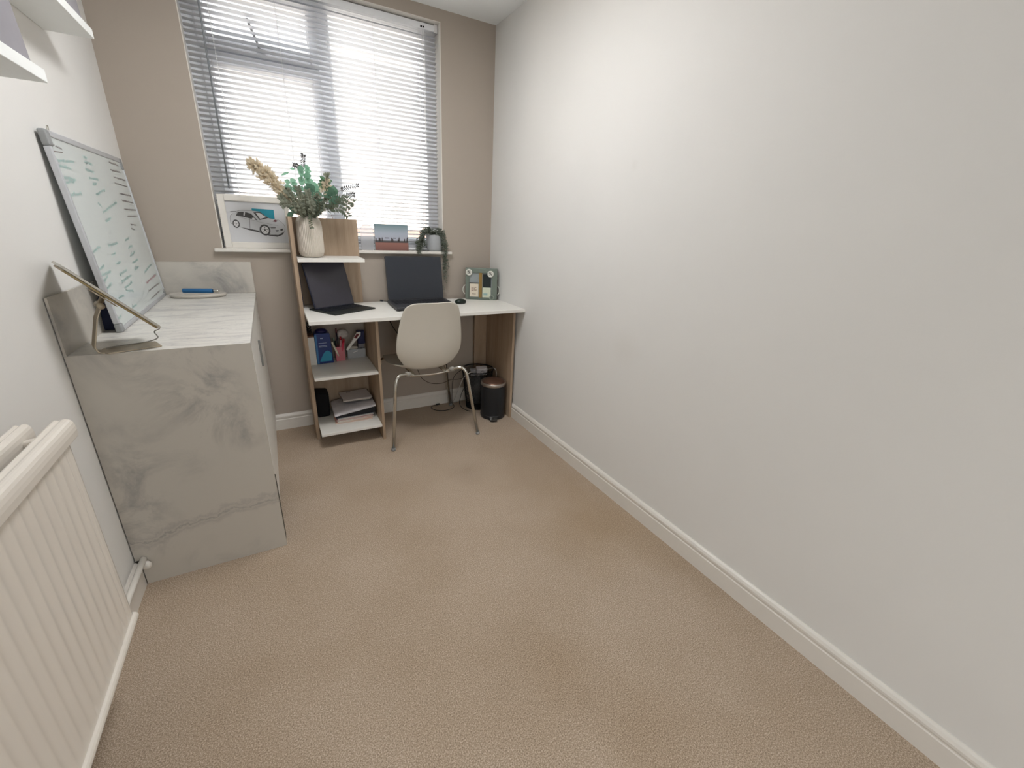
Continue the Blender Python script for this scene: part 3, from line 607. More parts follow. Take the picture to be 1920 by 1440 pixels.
# arched white card beside it
b = MB(); pts = [(.488, 2.752, 1.0805), (.562, 2.752, 1.0805), (.562, 2.752, 1.195)]+[(.525+.037*cos(a), 2.752, 1.195+.03*sin(a)) for a in (pi*i/10 for i in range(1, 10))]+[(.488, 2.752, 1.195)]
b.prism(pts, (0, .004, 0)); acr = mat('frosted_acrylic', (240,240,242), .35, var=.01); acr.node_tree.nodes['Principled BSDF'].inputs['Transmission Weight'].default_value = .75
tag(b.build('acrylic_card', acr), 'clear arched acrylic card standing on the sill between the desk tower and beach photo', 'card')
# reed diffuser behind the tower
t = empty('reed_diffuser', (.38, 2.745, 1.08), 'reed diffuser on the sill, only its reed tips showing over the wooden tower', 'diffuser')
MB().lathe([(0,0),(.018,0),(.018,.05),(.008,.06),(.008,.075)], (.392, 2.745, 1.0805), seg=20).build('bottle', mat('diffuser_glass', (200,170,170), .2), t, smooth=True)
for x, z in ((.335, 1.268), (.415, 1.272), (.425, 1.27)): MB().tube([(.392, 2.745, 1.1), (x, 2.74, z)], .0012, seg=5).build('reed', mat('reed_brown', (150,110,110), .7), t)

def leafy(*a, **k):
    m = mat(*a, **k); nt = m.node_tree
    if nt.nodes.get('tl'): return m
    t_ = nt.nodes.new('ShaderNodeBsdfTranslucent'); t_.name = 'tl'; t_.inputs[0].default_value = lin(a[1])
    x_ = nt.nodes.new('ShaderNodeMixShader'); x_.inputs[0].default_value = .55
    nt.links.new(nt.nodes['Principled BSDF'].outputs[0], x_.inputs[1]); nt.links.new(t_.outputs[0], x_.inputs[2])
    nt.links.new(x_.outputs[0], nt.nodes['Material Output'].inputs[0]); return m
def leaf(mb, p, d, n, L, W, mi=0, fold=.15, seg=4):
    p, d, n = Vector(p), Vector(d).normalized(), Vector(n); s_ = d.cross(n); s_ = s_.normalized() if s_.length > 1e-5 else d.orthogonal().normalized(); n = s_.cross(d).normalized()
    vs = []; 
    for i in range(seg+1):
        t = i/seg; wv = W*.5*(sin(pi*t**.8) if 0 < t < 1 else .02)
        c_ = p+d*L*t-n*L*.12*t*t
        vs += [c_-s_*wv+n*fold*wv, c_, c_+s_*wv+n*fold*wv]
    fs = []
    for i in range(seg):
        a = 3*i; fs += [(a, a+1, a+4, a+3), (a+1, a+2, a+5, a+4)]
    mb.add(vs, fs, mi)
def rv(s=1): return Vector((random.uniform(-s, s), random.uniform(-s, s), random.uniform(-s, s)))
# trailing plant in the grey pot at the sill's right end
T_ = empty('trailing_plant', (.945, 2.748, 1.08), 'grey-green trailing plant in a pale grey pot at the end of the sill', 'plant')
pc = Vector((.945, 2.751, 1.0805))
MB().lathe([(0,0),(.040,0),(.047,.012),(.052,.095),(.050,.1),(.046,.095),(.044,.08),(0,.078)], pc, seg=36, mod=lambda a, h: 1).build('pot', mat('grey_pot', (172,174,176), .6, var=.05), T_, smooth=True)
lm = [leafy('trail_leaf', (160,166,154), .6, var=.1), leafy('trail_leaf_dark', (128,136,122), .6, var=.1)]
b = MB(); sb = MB()
vines = []
random.seed(11)
for i in range(46):
    a = random.uniform(0, 2*pi); r0 = Vector((cos(a)*.03, sin(a)*.025-.005, .095))
    side = i % 4
    if side == 0: e = [(-.07, -.03, .115), (-.10, -.045, .07), (-.115, -.05, .03), (-.12, -.052, random.uniform(.0, .02))]
    elif side == 1: e = [(-.05, -.03, .13), (-.085, -.04, .10), (-.10+random.uniform(-.03,.02), -.05, .06), (-.11+random.uniform(-.04,.03), -.055, .03)]
    elif side == 2: e = [(.03, -.035, .12), (.045, -.05, .07), (.048, -.055, .01), (.05+random.uniform(-.012,.012), -.057, -.05-.1*random.random())]
    else: e = [(random.uniform(-.05,.045), -.03, .13), (random.uniform(-.06,.05), -.045, .10+random.uniform(0,.03))]
    vines.append([pc+r0]+[pc+Vector(q)+rv(.017) for q in e])
for dx, zl in ((.048, -.165), (.056, -.20), (.04, -.245)): vines.append([pc+Vector((.02, -.02, .095)), pc+Vector((dx-.01, -.045, .11)), pc+Vector((dx, -.056, .03)), pc+Vector((dx+.004, -.057, -.06)), pc+Vector((dx+.002, -.056, -.12)), pc+Vector((dx, -.055, zl))])
for v_ in vines:
    p = spline(v_, 7)
    if True: sb.tube(p, .0009, seg=4)
    for j in range(1, len(p), 1):
        for q in range(1+(j % 3 == 0)):
            d = rv(1); d.z *= .6; leaf(b, p[j], d, (0,-.5,1), random.uniform(.010, .017), random.uniform(.007, .012), random.randint(0, 1), seg=3)
b.build('leaves', lm, T_); sb.build('vines', lm[1], T_)

# ------------------------------------------------------------------ vase and flowers
vc = Vector((.1985, 2.583, 1.0495))
flut = lambda a, h: 1+.02*cos(48*a)*(1 if .02 < h < .2 else .2)
tag(MB().lathe([(0,0),(.036,0),(.048,.004),(.058,.014),(.0625,.032),(.063,.06),(.063,.15),(.060,.178),(.052,.196),(.040,.206),(.034,.208),(.031,.204),(.034,.19),(0,.185)], vc, seg=384, mod=flut).build('vase', mat('ribbed_cream_ceramic', (205,196,184), .65, var=.01), smooth=True),
    'cream ribbed ceramic vase on the small upper desk shelf', 'vase')
Fl = empty('flower_arrangement', (vc.x, vc.y, 1.24), 'artificial bouquet of cream plumes and green eucalyptus in the ribbed vase', 'flowers')
m0 = Vector((.20, 2.583, 1.245))
cream = leafy('cream_petal', (238,228,208), .7, var=.08, vscale=60); euc = leafy('eucalyptus_green', (134,180,154), .55, var=.12, vscale=40)
eucd = leafy('eucalyptus_dark', (96,132,110), .55, var=.15, vscale=40); fern = leafy('fern_grey_green', (112,122,104), .6, var=.15, vscale=40); sage = leafy('sage_small_leaf', (160,164,146), .6, var=.12, vscale=40)
stemm = mat('stem_brown', (96,86,58), .7); twigm = mat('twig_dark', (66,62,60), .7)
random.seed(5)
b = MB(); pl = spline([m0, Vector((.12, 2.56, 1.335)), Vector((.055, 2.545, 1.41)), Vector((.01, 2.54, 1.455)), Vector((-.028, 2.535, 1.482))], 16)
b.tube(pl, [.003, .0012], seg=5, mi=1)
for i, p in enumerate(pl):
    t = i/len(pl)
    if t < .22 or t > .93: continue
    wd = .040*(1-((t-.55)/.5)**2)+.005
    for q in range(16): leaf(b, p+rv(wd*.5), (pl[min(i+1, len(pl)-1)]-p).normalized()*.6+rv(.9), rv(1), .022, .013, 0, seg=3)
b.build('cream_plume', [cream, stemm], Fl)
b = MB(); pl = spline([m0, Vector((.25, 2.56, 1.32)), Vector((.285, 2.55, 1.39)), Vector((.302, 2.545, 1.42)), Vector((.31, 2.54, 1.455))], 10); b.tube(pl, [.002, .001], seg=5, mi=1)
for i, p in enumerate(pl):
    t = i/len(pl)
    if t < .4: continue
    for q in range(9 if t < .8 else 4): leaf(b, p+rv(.012*(1.25-t)*1.6), Vector((.2,0,.8))+rv(.9), rv(1), .019, .011, 0 if t < .82 else 2, seg=3)
b.build('cream_plume', [cream, stemm, sage], Fl)
def sprig(name, pts, n, Ls, Ws, m, rnd=.9, k=8, flat=None, t0=.15, r=.0013, both=False):
    b = MB(); p = spline([Vector(q) for q in pts], k); b.tube(p, [r, r*.5], seg=5, mi=1)
    tot = len(p)
    for i in range(n):
        t = t0+(1-t0)*i/(n-1); j = min(int(t*(tot-1)), tot-2); d = (p[j+1]-p[j]).normalized()
        side = (1 if i % 2 else -1)
        perp = d.cross(Vector((0, 1, 0))).normalized()*side
        dd = d*.45+perp+rv(rnd)*.5 if flat is None else d*.5+perp+rv(.15)
        q = p[j]+(p[j+1]-p[j])*(t*(tot-1)-j)
        leaf(b, q, dd, Vector((0,-1,.3))+rv(.4), random.uniform(*Ls), random.uniform(*Ws), 0, seg=4)
    return b.build(name, [m, stemm], Fl)
Y = 2.56
sprig('eucalyptus_sprig', [m0, (.195, Y, 1.34), (.20, Y-.005, 1.42), (.207, Y-.01, 1.48)], 13, (.028,.04), (.024,.034), euc, t0=.45)
sprig('eucalyptus_sprig', [m0, (.17, Y, 1.32), (.145, Y-.01, 1.37), (.135, Y-.01, 1.41)], 11, (.026,.036), (.022,.03), euc, t0=.4)
sprig('eucalyptus_sprig', [m0, (.215, Y, 1.33), (.235, Y-.01, 1.38), (.24, Y-.01, 1.41)], 10, (.028,.038), (.024,.032), euc, t0=.45)
sprig('eucalyptus_sprig', [m0, (.27, Y, 1.33), (.29, Y-.01, 1.39), (.30, Y-.01, 1.43)], 7, (.030,.038), (.024,.030), leafy('eucalyptus_mid', (92,128,98), .55, var=.1), t0=.65)
sprig('eucalyptus_sprig', [m0, (.27, Y-.01, 1.30), (.31, Y-.02, 1.345), (.335, Y-.02, 1.36)], 6, (.045,.056), (.040,.05), eucd, t0=.6, rnd=.4)
sprig('eucalyptus_sprig', [m0, (.205, Y-.02, 1.30), (.225, Y-.035, 1.345), (.24, Y-.04, 1.37)], 6, (.045,.055), (.036,.046), eucd, t0=.45, rnd=.5)
sprig('eucalyptus_sprig', [m0, (.15, Y-.02, 1.262), (.135, Y-.035, 1.265), (.125, Y-.035, 1.272)], 3, (.03,.036), (.026,.03), eucd, t0=.5, rnd=.5)
b = MB(); leaf(b, (.165, Y-.01, 1.47), (-1, 0, .1), (0,-1,.4), .026, .012); leaf(b, (.138, Y-.01, 1.455), (-1, 0, -.45), (0,-1,.2), .045, .012); b.tube([(.205, Y, 1.44), (.18, Y, 1.475), (.16, Y-.01, 1.472)], .0009, seg=4, mi=1)
b.build('curled_leaf', [euc, stemm], Fl)
for e in (((.30, Y-.02, 1.30), (.35, Y-.03, 1.335), (.385, Y-.03, 1.33), (.41, Y-.03, 1.31)), ((.29, Y-.03, 1.29), (.34, Y-.04, 1.30), (.37, Y-.045, 1.29), (.39, Y-.045, 1.265)), ((.28, Y, 1.31), (.34, Y-.01, 1.35), (.39, Y-.01, 1.35), (.43, Y-.01, 1.335))):
    sprig('fern_frond', [m0]+list(e), 34, (.020,.028), (.006,.009), fern, flat=1, t0=.25)
for e in (((.14, Y-.03, 1.30), (.10, Y-.04, 1.31), (.085, Y-.04, 1.30)), ((.16, Y-.03, 1.31), (.13, Y-.04, 1.35), (.115, Y-.045, 1.37)), ((.19, Y-.05, 1.29), (.19, Y-.065, 1.32), (.19, Y-.07, 1.35)), ((.23, Y-.05, 1.28), (.25, Y-.065, 1.30), (.27, Y-.07, 1.30)), ((.17, Y-.05, 1.27), (.15, Y-.07, 1.285), (.14, Y-.08, 1.29)), ((.22, Y-.03, 1.31), (.24, Y-.04, 1.34), (.255, Y-.05, 1.355)), ((.15, Y, 1.32), (.12, Y, 1.35), (.11, Y-.01, 1.385)), ((.13, Y-.02, 1.29), (.095, Y-.03, 1.325), (.08, Y-.03, 1.345)), ((.20, Y-.04, 1.30), (.21, Y-.05, 1.34), (.205, Y-.05, 1.375)), ((.24, Y-.02, 1.29), (.285, Y-.03, 1.305), (.32, Y-.03, 1.30)), ((.17, Y-.06, 1.265), (.165, Y-.08, 1.29), (.15, Y-.085, 1.32)), ((.23, Y-.06, 1.265), (.25, Y-.075, 1.285), (.255, Y-.08, 1.32)), ((.26, Y, 1.31), (.29, Y, 1.34), (.31, Y, 1.375)), ((.21, Y-.06, 1.27), (.215, Y-.08, 1.29), (.21, Y-.085, 1.325)), ((.18, Y-.02, 1.31), (.17, Y-.03, 1.36), (.165, Y-.03, 1.39))):
    sprig('filler_sprig', [m0]+list(e), 105, (.013,.022), (.006,.010), random.choice([sage, fern, sage, sage]), t0=.15, rnd=1.2)
for e in (((.21, Y-.05, 1.27), (.205, Y-.07, 1.265), (.202, Y-.075, 1.235), (.204, Y-.075, 1.20)),): sprig('filler_sprig', [m0]+list(e), 22, (.010,.014), (.006,.008), fern, t0=.3, rnd=1)
for e in (((.33, Y, 1.36), (.39, Y, 1.40), (.46, Y, 1.42)), ((.33, Y, 1.33), (.39, Y, 1.365), (.44, Y, 1.375)), ((.20, Y, 1.42), (.205, Y, 1.50), (.212, Y, 1.54)), ((.19, Y, 1.42), (.185, Y, 1.48), (.16, Y, 1.49))):
    sprig('twig', [m0]+list(e), 20, (.011,.017), (.0045,.007), twigm, t0=.55, rnd=.5, r=.0009)

# ------------------------------------------------------------------ whiteboard
Wb = empty('whiteboard', (-.49, 2.3, .848), 'framed whiteboard with handwriting leaning on the wall above the marble worktop', 'whiteboard')
Ow = Vector((-.482, 1.885, .8485)); Sw = (Vector((-.487, 2.713, .8485))-Ow); Lw = Sw.length; Sw.normalize()
Tw = Vector((-.044, 0, .61)).normalized(); Lh = .612; Nw = Sw.cross(Tw)*1.0
if Nw.x < 0: Nw = -Nw
def WM(): m = MB(); m.M = Matrix(((Sw.x, Tw.x, Nw.x, Ow.x), (Sw.y, Tw.y, Nw.y, Ow.y), (Sw.z, Tw.z, Nw.z, Ow.z), (0,0,0,1))); return m
WM().box((.012, .012, -.014), (Lw-.012, Lh-.012, -.004)).build('writing_surface', mat('whiteboard_enamel', (214,221,220), .22, spec=.5, var=.02, vscale=4), Wb)
for (a, c_, n_) in (((0, .03, -.018), (.012, Lh-.045, 0), 'frame_side'), ((Lw-.012, .03, -.018), (Lw, Lh-.045, 0), 'frame_side'), ((.03, 0, -.018), (Lw-.03, .016, 0), 'frame_rail'), ((.03, Lh-.018, -.018), (Lw-.03, Lh, 0), 'frame_rail')):
    WM().box(a, c_).build(n_, alu, Wb, bevel=.003)
for a, c_ in (((0, 0), (.03, .03)), ((Lw-.03, 0), (Lw, .03)), ((0, Lh-.045), (.03, Lh)), ((Lw-.03, Lh-.045), (Lw, Lh))):
    WM().box((a[0]-.0005, a[1], -.0185), (c_[0], c_[1], .001)).build('corner_cap', mat('corner_grey', (150,152,152), .5), Wb, bevel=.005, seg=3)
WM().tube([(.05, Lh+.001, -.008), (.052, Lh+.012, -.006), (.062, Lh+.013, -.006), (.064, Lh+.001, -.008)], .0015, seg=6, smooth=3).build('hanging_hook', chrome, Wb)
wr = {'k': [(0.022, 0.572, 0.104, 0.57), (0.022, 0.553, 0.099, 0.558), (0.618, 0.58, 0.752, 0.578), (0.599, 0.549, 0.747, 0.551), (0.609, 0.523, 0.796, 0.522), (0.601, 0.5, 0.795, 0.496), (0.614, 0.462, 0.805, 0.458), (0.609, 0.435, 0.80, 0.429), (0.601, 0.4, 0.805, 0.398), (0.614, 0.372, 0.788, 0.372), (0.621, 0.34, 0.709, 0.334), (0.605, 0.323, 0.663, 0.317), (0.533, 0.065, 0.783, 0.067), (0.531, 0.029, 0.728, 0.036)], 'g': [(0.025, 0.53, 0.17, 0.539), (0.022, 0.515, 0.119, 0.516), (0.022, 0.485, 0.128, 0.483), (0.022, 0.47, 0.106, 0.477), (0.022, 0.434, 0.131, 0.443), (0.282, 0.568, 0.336, 0.566), (0.288, 0.55, 0.374, 0.549), (0.268, 0.525, 0.357, 0.522), (0.269, 0.498, 0.38, 0.5), (0.285, 0.479, 0.346, 0.484), (0.283, 0.444, 0.417, 0.467), (0.267, 0.417, 0.3, 0.409), (0.288, 0.385, 0.524, 0.427), (0.28, 0.354, 0.366, 0.367), (0.022, 0.266, 0.114, 0.276), (0.206, 0.274, 0.33, 0.277), (0.447, 0.282, 0.515, 0.287), (0.208, 0.241, 0.262, 0.245), (0.218, 0.208, 0.283, 0.212), (0.452, 0.25, 0.533, 0.256), (0.441, 0.219, 0.531, 0.23), (0.439, 0.194, 0.54, 0.199), (0.434, 0.167, 0.515, 0.17), (0.022, 0.211, 0.083, 0.215), (0.022, 0.19, 0.128, 0.192), (0.022, 0.171, 0.079, 0.18), (0.022, 0.146, 0.092, 0.156), (0.209, 0.17, 0.328, 0.178), (0.204, 0.146, 0.36, 0.153), (0.214, 0.121, 0.34, 0.129), (0.105, 0.102, 0.179, 0.102), (0.214, 0.111, 0.31, 0.097), (0.572, 0.141, 0.75, 0.159), (0.022, 0.042, 0.064, 0.048), (0.22, 0.049, 0.287, 0.048)], 'r': [(0.545, 0.098, 0.763, 0.108)]}
random.seed(21)
def scribble(mb, x0, t0, x1, t1, h, wd):
    n = max(4, int((x1-x0)/.0042)); prev = None; gap = 0
    for i in range(n+1):
        u = i/n; x = x0+(x1-x0)*u+random.uniform(-.0012, .0012); t = t0+(t1-t0)*u+h*(.5*(-1)**i*random.uniform(.3, 1)+(.35 if random.random() < .12 else 0))
        if gap > 0: gap -= 1; prev = None; continue
        if prev:
            a, c_ = Vector((prev[0], prev[1], 0)), Vector((x, t, 0)); d_ = c_-a; nn = Vector((-d_.y, d_.x, 0)).normalized()*wd
            mb.add([(q.x, q.y, -.0037) for q in (a-nn, c_-nn, c_+nn, a+nn)], [(0,1,2,3)])
        prev = (x, t)
for kk, cm, nm, h, wd in (('k', (122,108,106), 'handwriting_line', .009, .0010), ('g', (164,194,189), 'handwriting_line', .013, .0013), ('r', (190,140,146), 'handwriting_line', .012, .0011)):
    for i, (a, t0_, c_, t1_) in enumerate(wr[kk]):
        b = WM()
        if kk == 'k' and i == 1: b.add([(a, t0_, -.0037), (c_, t1_, -.0037), (c_, t1_+.003, -.0037), (a, t0_+.003, -.0037)], [(0,1,2,3)])
        else: scribble(b, a, t0_, c_, t1_, h, wd)
        o = b.build(nm, mat('marker_'+kk, cm, .5), Wb)
b = MB().prism([(-.543, 1.93, .849), (-.500, 1.93, .849), (-.522, 1.93, .965), (-.5355, 1.93, .965)], (0, .10, 0))
tag(b.build('pouch', mat('navy_fabric', (26,32,58), .8, var=.1), bevel=.006, seg=3), 'dark navy pouch wedged behind the near bottom corner of the whiteboard', 'pouch')

# ------------------------------------------------------------------ tray and pen
def oval(cx, cy_, z, a, b_, n=40): return [(cx+a*cos(2*pi*i/n), cy_+b_*sin(2*pi*i/n), z) for i in range(n)]
b = MB(); cx, cyy, z0 = -.345, 2.64, .8485; n = 40; rings = [(.112,.062,0),(.118,.068,.006),(.119,.069,.016),(.116,.066,.017),(.108,.058,.008),(.10,.05,.006)]
vs = []
for a, b_, h in rings: vs += oval(cx, cyy, z0+h, a, b_, n)
fs = [(r*n+i, r*n+(i+1) % n, (r+1)*n+(i+1) % n, (r+1)*n+i) for r in range(len(rings)-1) for i in range(n)]+[tuple(range(n-1, -1, -1)), tuple(range(5*n, 6*n))]
b.add(vs, fs); tag(b.build('tray', mu, smooth=True), 'oval marble tray on the worktop by the back wall', 'tray')
vp = empty('vape_pen', (-.33, 2.64, .866), 'blue cylindrical vape pen with silver tip lying across the oval marble tray', 'vape pen')
z = .8665+.0115
b = MB().tube([(-.408, 2.648, z), (-.405, 2.6475, z), (-.283, 2.618, z), (-.280, 2.6175, z)], [.009, .0115, .0115, .010], seg=16); b.build('body', mat('blue_enamel', (40,100,150), .35), vp, smooth=True)
MB().tube([(-.280, 2.6175, z), (-.262, 2.613, z), (-.252, 2.6105, z)], [.0085, .0075, .004], seg=14).build('tip', chrome, vp, smooth=True)

# ------------------------------------------------------------------ tablet on stand
gold = mat('champagne_metal', (178,166,146), .4, metal=.6, var=.03); gold2 = mat('tablet_gold', (150,134,98), .4, metal=.5, var=.04)
u_ = Vector((-.623, -.256, .74)).normalized(); h_ = Vector((-.38, .925, 0)).normalized(); nn = Vector((.684, .281, .673)).normalized()
Bt = Vector((-.358, 1.700, .909))
TS = empty('tablet_stand', (-.43, 1.65, .848), 'champagne metal L-shaped stand holding the tablet on the worktop corner', 'tablet stand')
e_ = Vector((.925, .38, 0)).normalized()
bc = Vector((-.487, 1.618, .8485))  # rear end of the foot, in the middle of its width
b = MB(); HW = .036
# sheet bent from foot to arm
path = [bc+e_*.148, bc+e_*.03, bc+e_*.012, bc+e_*.003+Vector((0,0,.006)), bc+Vector((0,0,.02)), bc+e_*.022+Vector((0,0,.10)), bc+e_*.038+Vector((0,0,.133))]
path = [path[0]]+spline(path[1:5], 4)+[path[5], path[6]]
tk = .0035; vs = []
for i, p in enumerate(path):
    t = (path[min(i+1, len(path)-1)]-path[max(i-1, 0)]).normalized(); nr = h_.cross(t).normalized()*tk/2
    hw = HW if i < 4 else HW*.62
    off = Vector((0, 0, tk/2))
    vs += [p+off-h_*hw-nr, p+off+h_*hw-nr, p+off+h_*hw+nr, p+off-h_*hw+nr]
fs = []
for i in range(len(path)-1):
    for j in range(4): a = i*4+j; c_ = i*4+(j+1) % 4; fs.append((a, c_, c_+4, a+4))
fs += [(3,2,1,0), tuple(len(vs)-4+j for j in range(4))]
b.add(vs, fs).build('foot_and_arm', gold, TS, bevel=.001)
top_ = path[-1]+Vector((0,0,.004))
MB().tube([top_-h_*.026, top_+h_*.026], .0085, seg=18).build('hinge', gold, TS, smooth=True)
Mid = Bt+u_*.135
pb_ = Mid-nn*.0075
b = MB(); b.tube([top_, pb_-nn*.004], .006, seg=10); b.lathe([(0,0),(.022,0),(.022,.01),(0,.01)], (0,0,0), seg=24)
for v_ in b.v[-96-0:]: pass
bm_ = MB(); bm_.tube([top_, pb_-nn*.003], .0065, seg=10); bm_.prism([pb_-nn*.004+u_*a+h_*c_ for a, c_ in round_rect(.075, .06, .02)], nn*.0035); bm_.build('mounting_plate', gold, TS)
TB = empty('tablet', tuple(Mid), 'tablet in a champagne case seen edge-on, tilted on the metal stand', 'tablet')
def slab(n0, n1, L0, L1, W, m, name, par, r=.012, bev=.001):
    c = Bt+u_*((L0+L1)/2); pts = [c+nn*n0+u_*a+h_*c_ for a, c_ in round_rect(L1-L0, W, r)]
    return MB().prism(pts, nn*(n1-n0)).build(name, m, par, bevel=bev)
slab(-.006, .0, .004, .248, .17, gold2, 'case_back', TB)
slab(.0003, .0063, 0, .256, .178, mat('tablet_silver', (186,182,172), .35, metal=.6), 'tablet_body', TB)
slab(.0064, .0069, .004, .252, .17, mat('tablet_glass', (20,20,24), .15), 'tablet_screen', TB)
b = MB(); c0 = Bt
b.tube([c0-u_*.001+h_*-.02, c0-u_*.016-h_*.02, (c0.x+.0, c0.y-.005, .885), (-.352, 1.69, .866), (-.385, 1.70, .8530), (-.42, 1.675, .8545), (-.455, 1.65, .8560), (-.466, 1.635, .857)], .0017, seg=7, smooth=6)
tag(b.build('charging_cable', mat('grey_cable', (150,146,138), .6), smooth=True), 'grey charging cable from the tablet edge down to its stand', 'cable')

# ------------------------------------------------------------------ things in the middle shelf compartment
S1 = .4372
def solo(mb, name, m, label, cat, group=None, **k): return tag(mb.build(name, m, **k), label, cat, group)
bf = empty('box_file', (.14, 2.65, S1), 'slim white box file at the left end of the middle desk shelf', 'box file')
MB().box((.1215, 2.59, S1), (.157, 2.695, S1+.168)).build('file_case', whiteb, bf, bevel=.001)
MB().box((.1215, 2.592, S1+.1682), (.157, 2.695, S1+.176)).build('file_lid', mat('kraft_brown', (120,84,66), .7), bf)
b = MB(); pts = []
for i in range(60): a = i*.62; pts.append((.137+.011*cos(a), 2.63+.02*sin(a*.9), S1+.183+.0011*i+.006*sin(i*1.3)))
b.tube(pts, .0022, seg=6, smooth=2); solo(b, 'coiled_cable', black, 'black coiled cable heaped on top of the white box file', 'cable', smooth=True)
bb_ = empty('book_pack', (.21, 2.65, S1), 'glossy blue pack with a teal swoosh beside the white box file', 'pack')
b = MB().prism([(.161, 2.604, S1), (.250, 2.604, S1), (.243, 2.604, S1+.182), (.160, 2.604, S1+.186)], (0, .07, 0)); b.build('pack_body', mat('glossy_navy_blue', (24,52,120), .3, var=.15, vscale=30), bb_, bevel=.004, seg=3)
MB().box((.160, 2.6035, S1+.001), (.171, 2.6765, S1+.176)).build('pack_spine', mat('sky_blue_print', (60,120,175), .4), bb_)
b = MB(); n = 14
pp = [(.176+.0055*i, S1+.018+.075*(1-((i-9)/13)**2*1.0)*(1 if i < 9 else .9)) for i in range(13)]
for i in range(12): b.add([(pp[i][0], 2.6032, S1+.014), (pp[i+1][0], 2.6032, S1+.014), (pp[i+1][0], 2.6032, (S1+.018+.06*sin(pi*(i+1)/16))), (pp[i][0], 2.6032, (S1+.018+.06*sin(pi*i/16)))], [(0,1,2,3)])
b.build('teal_swoosh', mat('teal_print_blue', (50,150,185), .4), bb_)
pm_ = mat('pale_print', (170,185,215), .5)
for zz_ in (.125, .108, .102): MB().box((.178, 2.6030, S1+zz_), (.222, 2.6036, S1+zz_+.0025)).build('print_line', pm_, bb_)
MB().box((.190, 2.6030, S1+.152), (.204, 2.6036, S1+.158)).build('print_emblem', pm_, bb_)
b = MB().ell((.20, 2.64, S1+.19), (.035, .028, .016), 14, 8); b.build('pack_crumple', mat('navy_film', (30,30,84), .35), bb_, smooth=True)
cup = empty('pen_pot', (.295, 2.65, S1), 'pink translucent square pen pot on the middle desk shelf', 'pen pot')
b = MB(); b.prism([(.268, 2.625, S1), (.320, 2.625, S1), (.320, 2.677, S1), (.268, 2.677, S1)], (0,0,.003)); 
for q in (((.268,2.625),(.320,2.628)), ((.268,2.674),(.320,2.677)), ((.268,2.628),(.271,2.674)), ((.317,2.628),(.320,2.674))): b.box((q[0][0], q[0][1], S1+.003), (q[1][0], q[1][1], S1+.088))
pk = mat('pink_plastic', (205,120,128), .3, var=.05); b.build('pot_wall', pk, cup)
def stick(p0, p1, r, m, label, name, cat, tip=None, tipm=None, grp='pens in the pink pot'):
    t = empty(name, p0, label, cat, grp); MB().tube([p0, p1], r, seg=10).build('barrel', m, t, smooth=True)
    if tip: d = (Vector(p1)-Vector(p0)).normalized(); MB().tube([p1, tuple(Vector(p1)+d*tip)], r*.9, seg=10).build('cap', tipm, t, smooth=True)
    return t
stick((.288, 2.65, S1+.006), (.285, 2.645, S1+.17), .0042, mat('marker_black', (34,26,40), .4), 'tall dark marker standing upright in the pink pot', 'marker_pen', 'pen', .03, mat('cap_maroon', (90,30,40), .4))
stick((.296, 2.64, S1+.006), (.316, 2.625, S1+.115), .0075, mat('hot_pink', (205,58,84), .35), 'thick red-pink highlighter leaning right in the pink pot', 'highlighter_pen', 'pen', .022, mat('cap_red', (170,24,40), .35))
stick((.300, 2.655, S1+.006), (.305, 2.650, S1+.125), .006, mat('pale_pink', (222,160,168), .35), 'pale pink pen upright in the pink pot', 'ballpoint_pen', 'pen', .02, mat('cap_red', (170,24,40), .35))
stick((.292, 2.635, S1+.006), (.258, 2.618, S1+.105), .006, mat('pen_cream', (224,218,196), .4), 'cream pen leaning left out of the pink pot', 'ballpoint_pen', 'pen', .02, mat('pen_cream', (224,218,196), .4))
stick((.282, 2.66, S1+.006), (.266, 2.655, S1+.14), .005, mat('pen_grey_green', (140,160,140), .4), 'grey-green pen in the pink pot behind the cream one', 'ballpoint_pen', 'pen')
stick((.280, 2.645, S1+.006), (.272, 2.635, S1+.125), .005, mat('pen_black2', (26,30,34), .4), 'short black pen leaning in the pink pot', 'ballpoint_pen', 'pen')
solo(MB().ell((.322, 2.672, S1+.155), (.034, .024, .030), 18, 10), 'cotton_ball_bag', mat('cotton_white', (205,196,190), .9, var=.25, vscale=70), 'round white fluffy bundle above the pens and grey box', 'bundle', smooth=True)
gb = empty('organiser_box', (.395, 2.68, S1), 'shallow grey box of small bits at the right of the middle shelf', 'box')
b = MB(); b.box((.338, 2.655, S1), (.444, 2.698, S1+.003)); bars(b, .338, .444, S1, S1+.055, (.003,.003,.003,.052), 2.695, 2.698); b.box((.338, 2.655, S1+.003), (.444, 2.658, S1+.058)); b.box((.338, 2.658, S1+.003), (.341, 2.695, S1+.058)); b.box((.441, 2.658, S1+.003), (.444, 2.695, S1+.058))
b.build('box_wall', mat('light_grey_plastic', (176,178,180), .5), gb)
solo(MB().prism([(.372, 2.6545, S1+.036), (.400, 2.6545, S1+.043), (.398, 2.6545, S1+.048), (.371, 2.6545, S1+.039)], (0,-.001,0)), 'paper_scrap', mat('paper_white', (240,238,232), .7), 'small white paper scrap stuck on the grey box front', 'paper')
solo(MB().ell((.375, 2.675, S1+.062), (.032, .014, .012), 14, 8), 'crumpled_tissue', mat('tissue', (214,208,196), .9, var=.1), 'crumpled pale tissue on top of the grey box', 'tissue', smooth=True)
solo(MB().ell((.424, 2.672, S1+.066), (.013, .012, .014), 12, 8), 'small_black_cap', black, 'small black cap on the right of the grey box', 'cap', smooth=True)
rc = empty('label_maker', (.375, 2.64, S1+.1), 'white handheld gadget with dark red end leaning over the grey box', 'gadget')
b = MB(); dr = Vector((.085, .012, .098)).normalized(); sd = Vector((.78, 0, -.62)).normalized()
